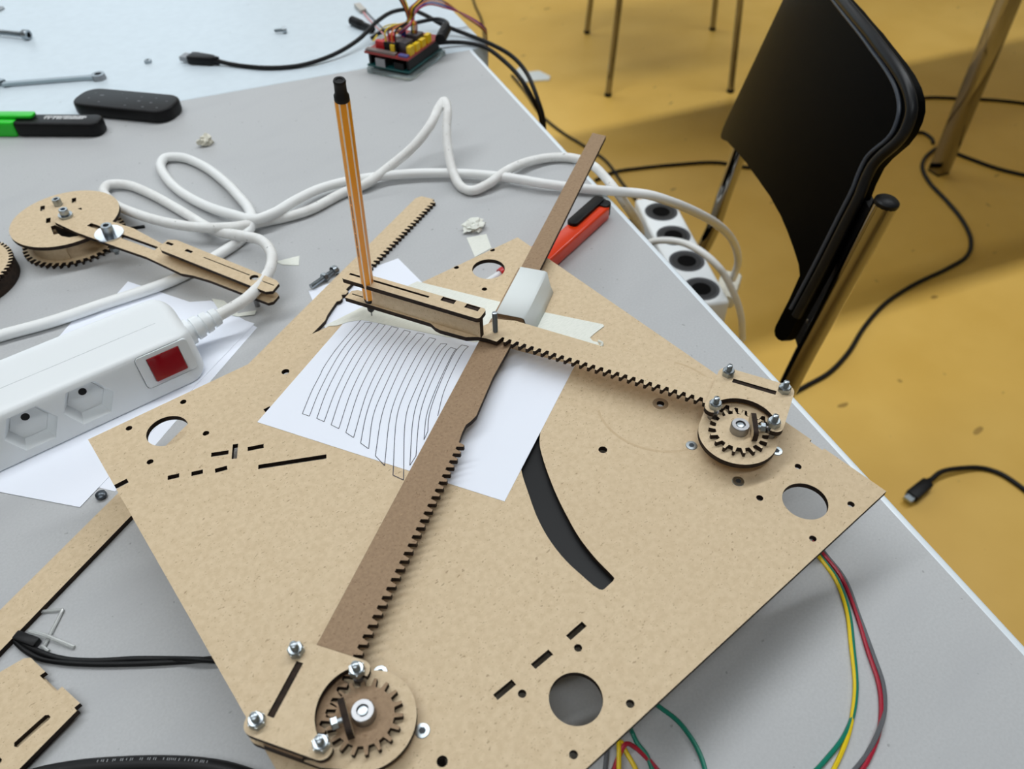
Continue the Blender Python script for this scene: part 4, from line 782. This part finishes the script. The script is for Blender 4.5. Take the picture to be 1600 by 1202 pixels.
for i in range(0, len(q0) - 3, 3):
    if random.random() < .42: continue
    d = (q0[i + 2] - q0[i]).normalized(); n_ = Vector((-d.y, d.x, 0)); o = q0[i] + n_ * 1.5 + Vector((0, 0, 3.78)); h = random.uniform(.5, 1.0)
    mb.add([o - n_ * h - d * .16, o - n_ * h + d * .16, o + n_ * .5 + d * .16 - Vector((0, 0, .25)), o + n_ * .5 - d * .16 - Vector((0, 0, .25))], [(0, 1, 2, 3)])
mb.build('printed_text', mat('cable_print', (150, 152, 154), .6), th)
a, b = at(24, 992, ZT + 4), at(58, 1005, ZT + 3); f = along(a, b); mb = MB(); mb.box((0, -2.4, -3), ((b - a).length, 2.4, 1.2), f); tag(mb.build('lead_connector', BLACK, bevel=.8), 'small black connector under the end of the loose rack', 'connector')
mb = MB()
zc_ = ZT + 1
for A_, B2 in (((64, 956), (98, 953)), ((98, 953), (96, 958)), ((97, 955), (68, 1012)), ((66, 1010), (76, 1018))): mb.tube([at(*A_, zc_), at(*B2, zc_)], .9, 8, spline=False)
mb.tube([at(46, 987, zc_ + 1), at(70, 993, zc_ + 2), at(92, 1002, zc_ + 1), at(116, 1012, zc_)], 1.0, 8)
tag(mb.build('clear_clip', CLEARS), 'clear bent plastic clip beside the end of the loose rack', 'clip')

# ------------------------------------------------------------------ drive wheel, its arm, and the other cut parts
zd = ZT + 21.5
def wpt(px, py, z): return at(px, py, z)
e = [at(22, 345, zd), at(182, 345, zd)]; cw = at(101.5, 340, zd); Rw = 33.8
P4 = [at(21.5, 343, zd), at(182.5, 343, zd), at(105, 293, zd), at(98, 386, zd)]
cw = (P4[0] + P4[1] + P4[2] + P4[3]) / 4; Rw = .93 * ((P4[0] - P4[1]).length + (P4[2] - P4[3]).length) / 4
wh = thing('drive_wheel', 'double fibreboard wheel, smooth disc above a toothed disc, on the table at left', 'wheel', (cw.x, cw.y, ZT))
fw = Fr((cw.x, cw.y, 0), Vector((E2.x, E2.y, 0)), Vector((E1.x, E1.y, 0)))
def wl_(px, py, z=zd): p = at(px, py, z) - Vector((cw.x, cw.y, 0)); return (p.dot(fw.x), p.dot(fw.y))
hs = []
for px, py in ((66.5, 325.5), (115.5, 313), (75.5, 344.5), (124, 329)):
    c0 = wl_(px, py); hs.append([(c0[0] + x, c0[1] + y) for x, y in rc(-1.7, -3.8, 1.7, 3.8)])
hs.append([wl_(*p) for p in ((79, 354), (86, 352), (97, 357), (118, 361), (127, 366), (121, 369), (108, 371), (96, 369), (91, 365), (84, 367))])
plate('upper_disc', circ((0, 0), Rw, 64), hs, zd - 3, zd, [MDF, BURN], wh, fw)
plate('toothed_disc', gear(44, 2 * (Rw - 1.5) / 46.0), [circ((3, 0), 9, 24)], ZT + .2, ZT + 3.2, [MDF, BURN], wh, fw)
g1 = wl_(95, 395, ZT + 10); 
for a0, a1 in ((3.45, 4.62), (5.5, 6.0), (.6, 2.6)):
    n = 12; vs = []
    for i in range(n + 1):
        a = a0 + (a1 - a0) * i / n; vs += [(r * math.cos(a), r * math.sin(a), z) for r in (Rw * .78, Rw * .70) for z in (ZT + 3.2, zd - 3)]
    fs = []
    for i in range(n): q = 4 * i; fs += [(q, q + 1, q + 5, q + 4), (q + 2, q + 6, q + 7, q + 3), (q, q + 4, q + 6, q + 2), (q + 1, q + 3, q + 7, q + 5)]
    fs += [(0, 2, 3, 1), (4 * n, 4 * n + 1, 4 * n + 3, 4 * n + 2)]; mb = MB(); mb.add(vs, fs, fw); mb.build('spacer_wall', [MDF], wh)
MB().lathe([(10, ZT + 3.2), (10, zd - 3)], fw, 24).build('hub_core', DARK, wh)
c2 = wl_(91.5, 320); mb = MB(); capbolt(mb, fw.at((c2[0], c2[1], zd)), 3.3, 5.5); bo = mb.build('cap_bolt', [STEEL, mat('blue_recess', (60, 90, 130), .4, .4)], wh)
# link arm with slot and double holder plate, sloping down to the right
za_, ze_ = zd + 3.2, ZT + 12
a, b = at(97, 335, za_), at(420, 466, ze_); f = along(a, b); La = (b - a).length
lk = thing('link_arm', 'slotted fibreboard link arm bolted to the drive wheel, with a double holder plate', 'link arm', tuple(f((La / 2, 0, 0))))
def fl_(px, py, zo=0):                    # pixel -> arm plane coordinates
    o = f.o + f.z * zo; dcam = at(px, py, ZT) - Vector(CAMP); tt_ = (o - Vector(CAMP)).dot(f.z) / dcam.dot(f.z); q = Vector(CAMP) + dcam * tt_ - o; return (q.dot(f.x), q.dot(f.y))
lowe = [fl_(*p) for p in ((88, 352), (120, 367), (175, 387), (230, 406), (285, 432), (303, 435), (330, 443), (420, 478))]
upe = [fl_(*p) for p in ((434, 462), (400, 448), (260, 388), (210, 361), (160, 345), (128, 332))]
end0 = circ((0, 0), 1, 2)
hole_s = [strip2(fl_(141, 355), fl_(246, 393), 4.2)]
ringA = [fl_(*p) for p in ((118, 329), (104, 326), (90, 330), (83, 340))]
plate('arm_bar', lowe + [fl_(428, 476), fl_(437, 466)] + upe + ringA, hole_s, 0, 2.6, [MDF, BURN], lk, f)
hz = 11.5
hp = [fl_(*p, hz) for p in ((252, 391), (249, 385), (262, 375), (276, 375), (432, 438), (436, 443), (426, 455), (415, 456))]
def sq(px, py): c0 = fl_(px, py, hz); return rc(c0[0] - 3, c0[1] - 1.3, c0[0] + 3, c0[1] + 1.3)
ph = fl_(397, 434, hz)
plate('holder_plate', hp, [sq(265, 381), sq(295, 392.5), strip2(fl_(318, 402, hz), fl_(390, 430, hz), .8), circ(ph, 3.2, 20), strip2(fl_(403, 437, hz), fl_(428, 446, hz), .8)], hz - 2.6, hz, [MDF, BURN], lk, f)
w0, w1 = fl_(262, 396, 5), fl_(400, 452, 5); MB().box((w0[0], min(w0[1], w1[1]) + 1.2, 2.6), (w1[0], min(w0[1], w1[1]) + 4.2, hz - 2.6), f).build('spacer_wall', MDF, lk)
mb = MB(); c3 = fl_(103, 338, 2.6); capbolt(mb, f.at((c3[0], c3[1], 4.6)), 3.4, 4.6); mb.lathe([(5.2, 2.6), (5.2, 4.6)], f.at((c3[0], c3[1], 0)), 20); mb.build('cap_bolt', [STEEL, mat('blue_recess_2', (70, 110, 150), .4, .4)], lk)
c4 = fl_(171, 366, 2.6); mb = MB(); mb.lathe([(10.5, 2.6), (10.5, 3.8), (3, 3.8)], f.at((c4[0], c4[1], 0)), 30); mb.build('washer', mat('bright_zinc', (206, 214, 222), .2, 1), lk)
mb = MB(); capbolt(mb, f.at((c4[0], c4[1], 3.8)), 4.2, 7); stud(mb, Fr(f((c4[0], c4[1], 0)), f.x, -f.y, -f.z), 1.9, 16); sb_ = mb.build('slot_bolt', [STEEL, STEELD], lk)
mb = MB(); nut(mb, Fr(f((c4[0], c4[1], -9)), f.x, -f.y, -f.z), 4, 3.4); mb.build('nut', STEEL, lk)
MB().lathe([(2, 0), (2, ze_ - ZT - 1)], Fr(tuple(Vector(f((La - 14, 0, 0))) - Vector((0, 0, f((La - 14, 0, 0)).z - ZT))) if False else (f((La - 14, 0, 0)).x, f((La - 14, 0, 0)).y, ZT)), 10).build('rest_pin', STEELD, lk)
# second toothed wheel cut by the left edge
e1p = at(20, 402, ZT + 14); rr2 = 42; cc2 = e1p - Vector((E2.x, E2.y, 0)) * rr2
t2 = thing('spur_wheel', 'stacked toothed fibreboard wheel cut by the left photo edge', 'wheel', (cc2.x, cc2.y, ZT)); f2 = Fr((cc2.x, cc2.y, 0))
plate('toothed_disc', gear(60, rr2 / 31.0, .02), [circ((0, 0), 3, 16)], ZT + 11, ZT + 14, [MDF, BURN], t2, f2); plate('lower_disc', circ((0, 0), rr2 - .5, 56), [], ZT + .3, ZT + 10.8, [BURN, BURN], t2, f2)
# notched plate, lower left corner
zz = ZT + 6
o = plate('notched_plate', [xy(*p, zz) for p in ((-60, 1085), (37, 1029), (48, 1028), (71, 1050), (62, 1056), (88, 1081), (97, 1073), (125, 1099), (116, 1106), (120, 1111), (28, 1204), (-60, 1290))], [
    [xy(*p, zz) for p in ((22, 1161), (70, 1118), (76, 1117), (79, 1121), (76, 1125), (28, 1168), (22, 1167))], [xy(*p, zz) for p in ((-10, 1190), (0, 1184), (3, 1187), (2, 1191), (-8, 1199))]], zz - 3, zz, [MDF, BURN]); tag(o, 'notched fibreboard plate with an oval slot in the lower left photo corner', 'cut part')
o = plate('backing_plate', [xy(*p, zz) for p in ((-60, 1090), (30, 1036), (60, 1050), (118, 1106), (26, 1200), (-60, 1280))], [], ZT + .2, zz - 3.1, [MDF, BURN]); tag(o, 'second fibreboard plate hidden beneath the notched one at lower left', 'cut part')
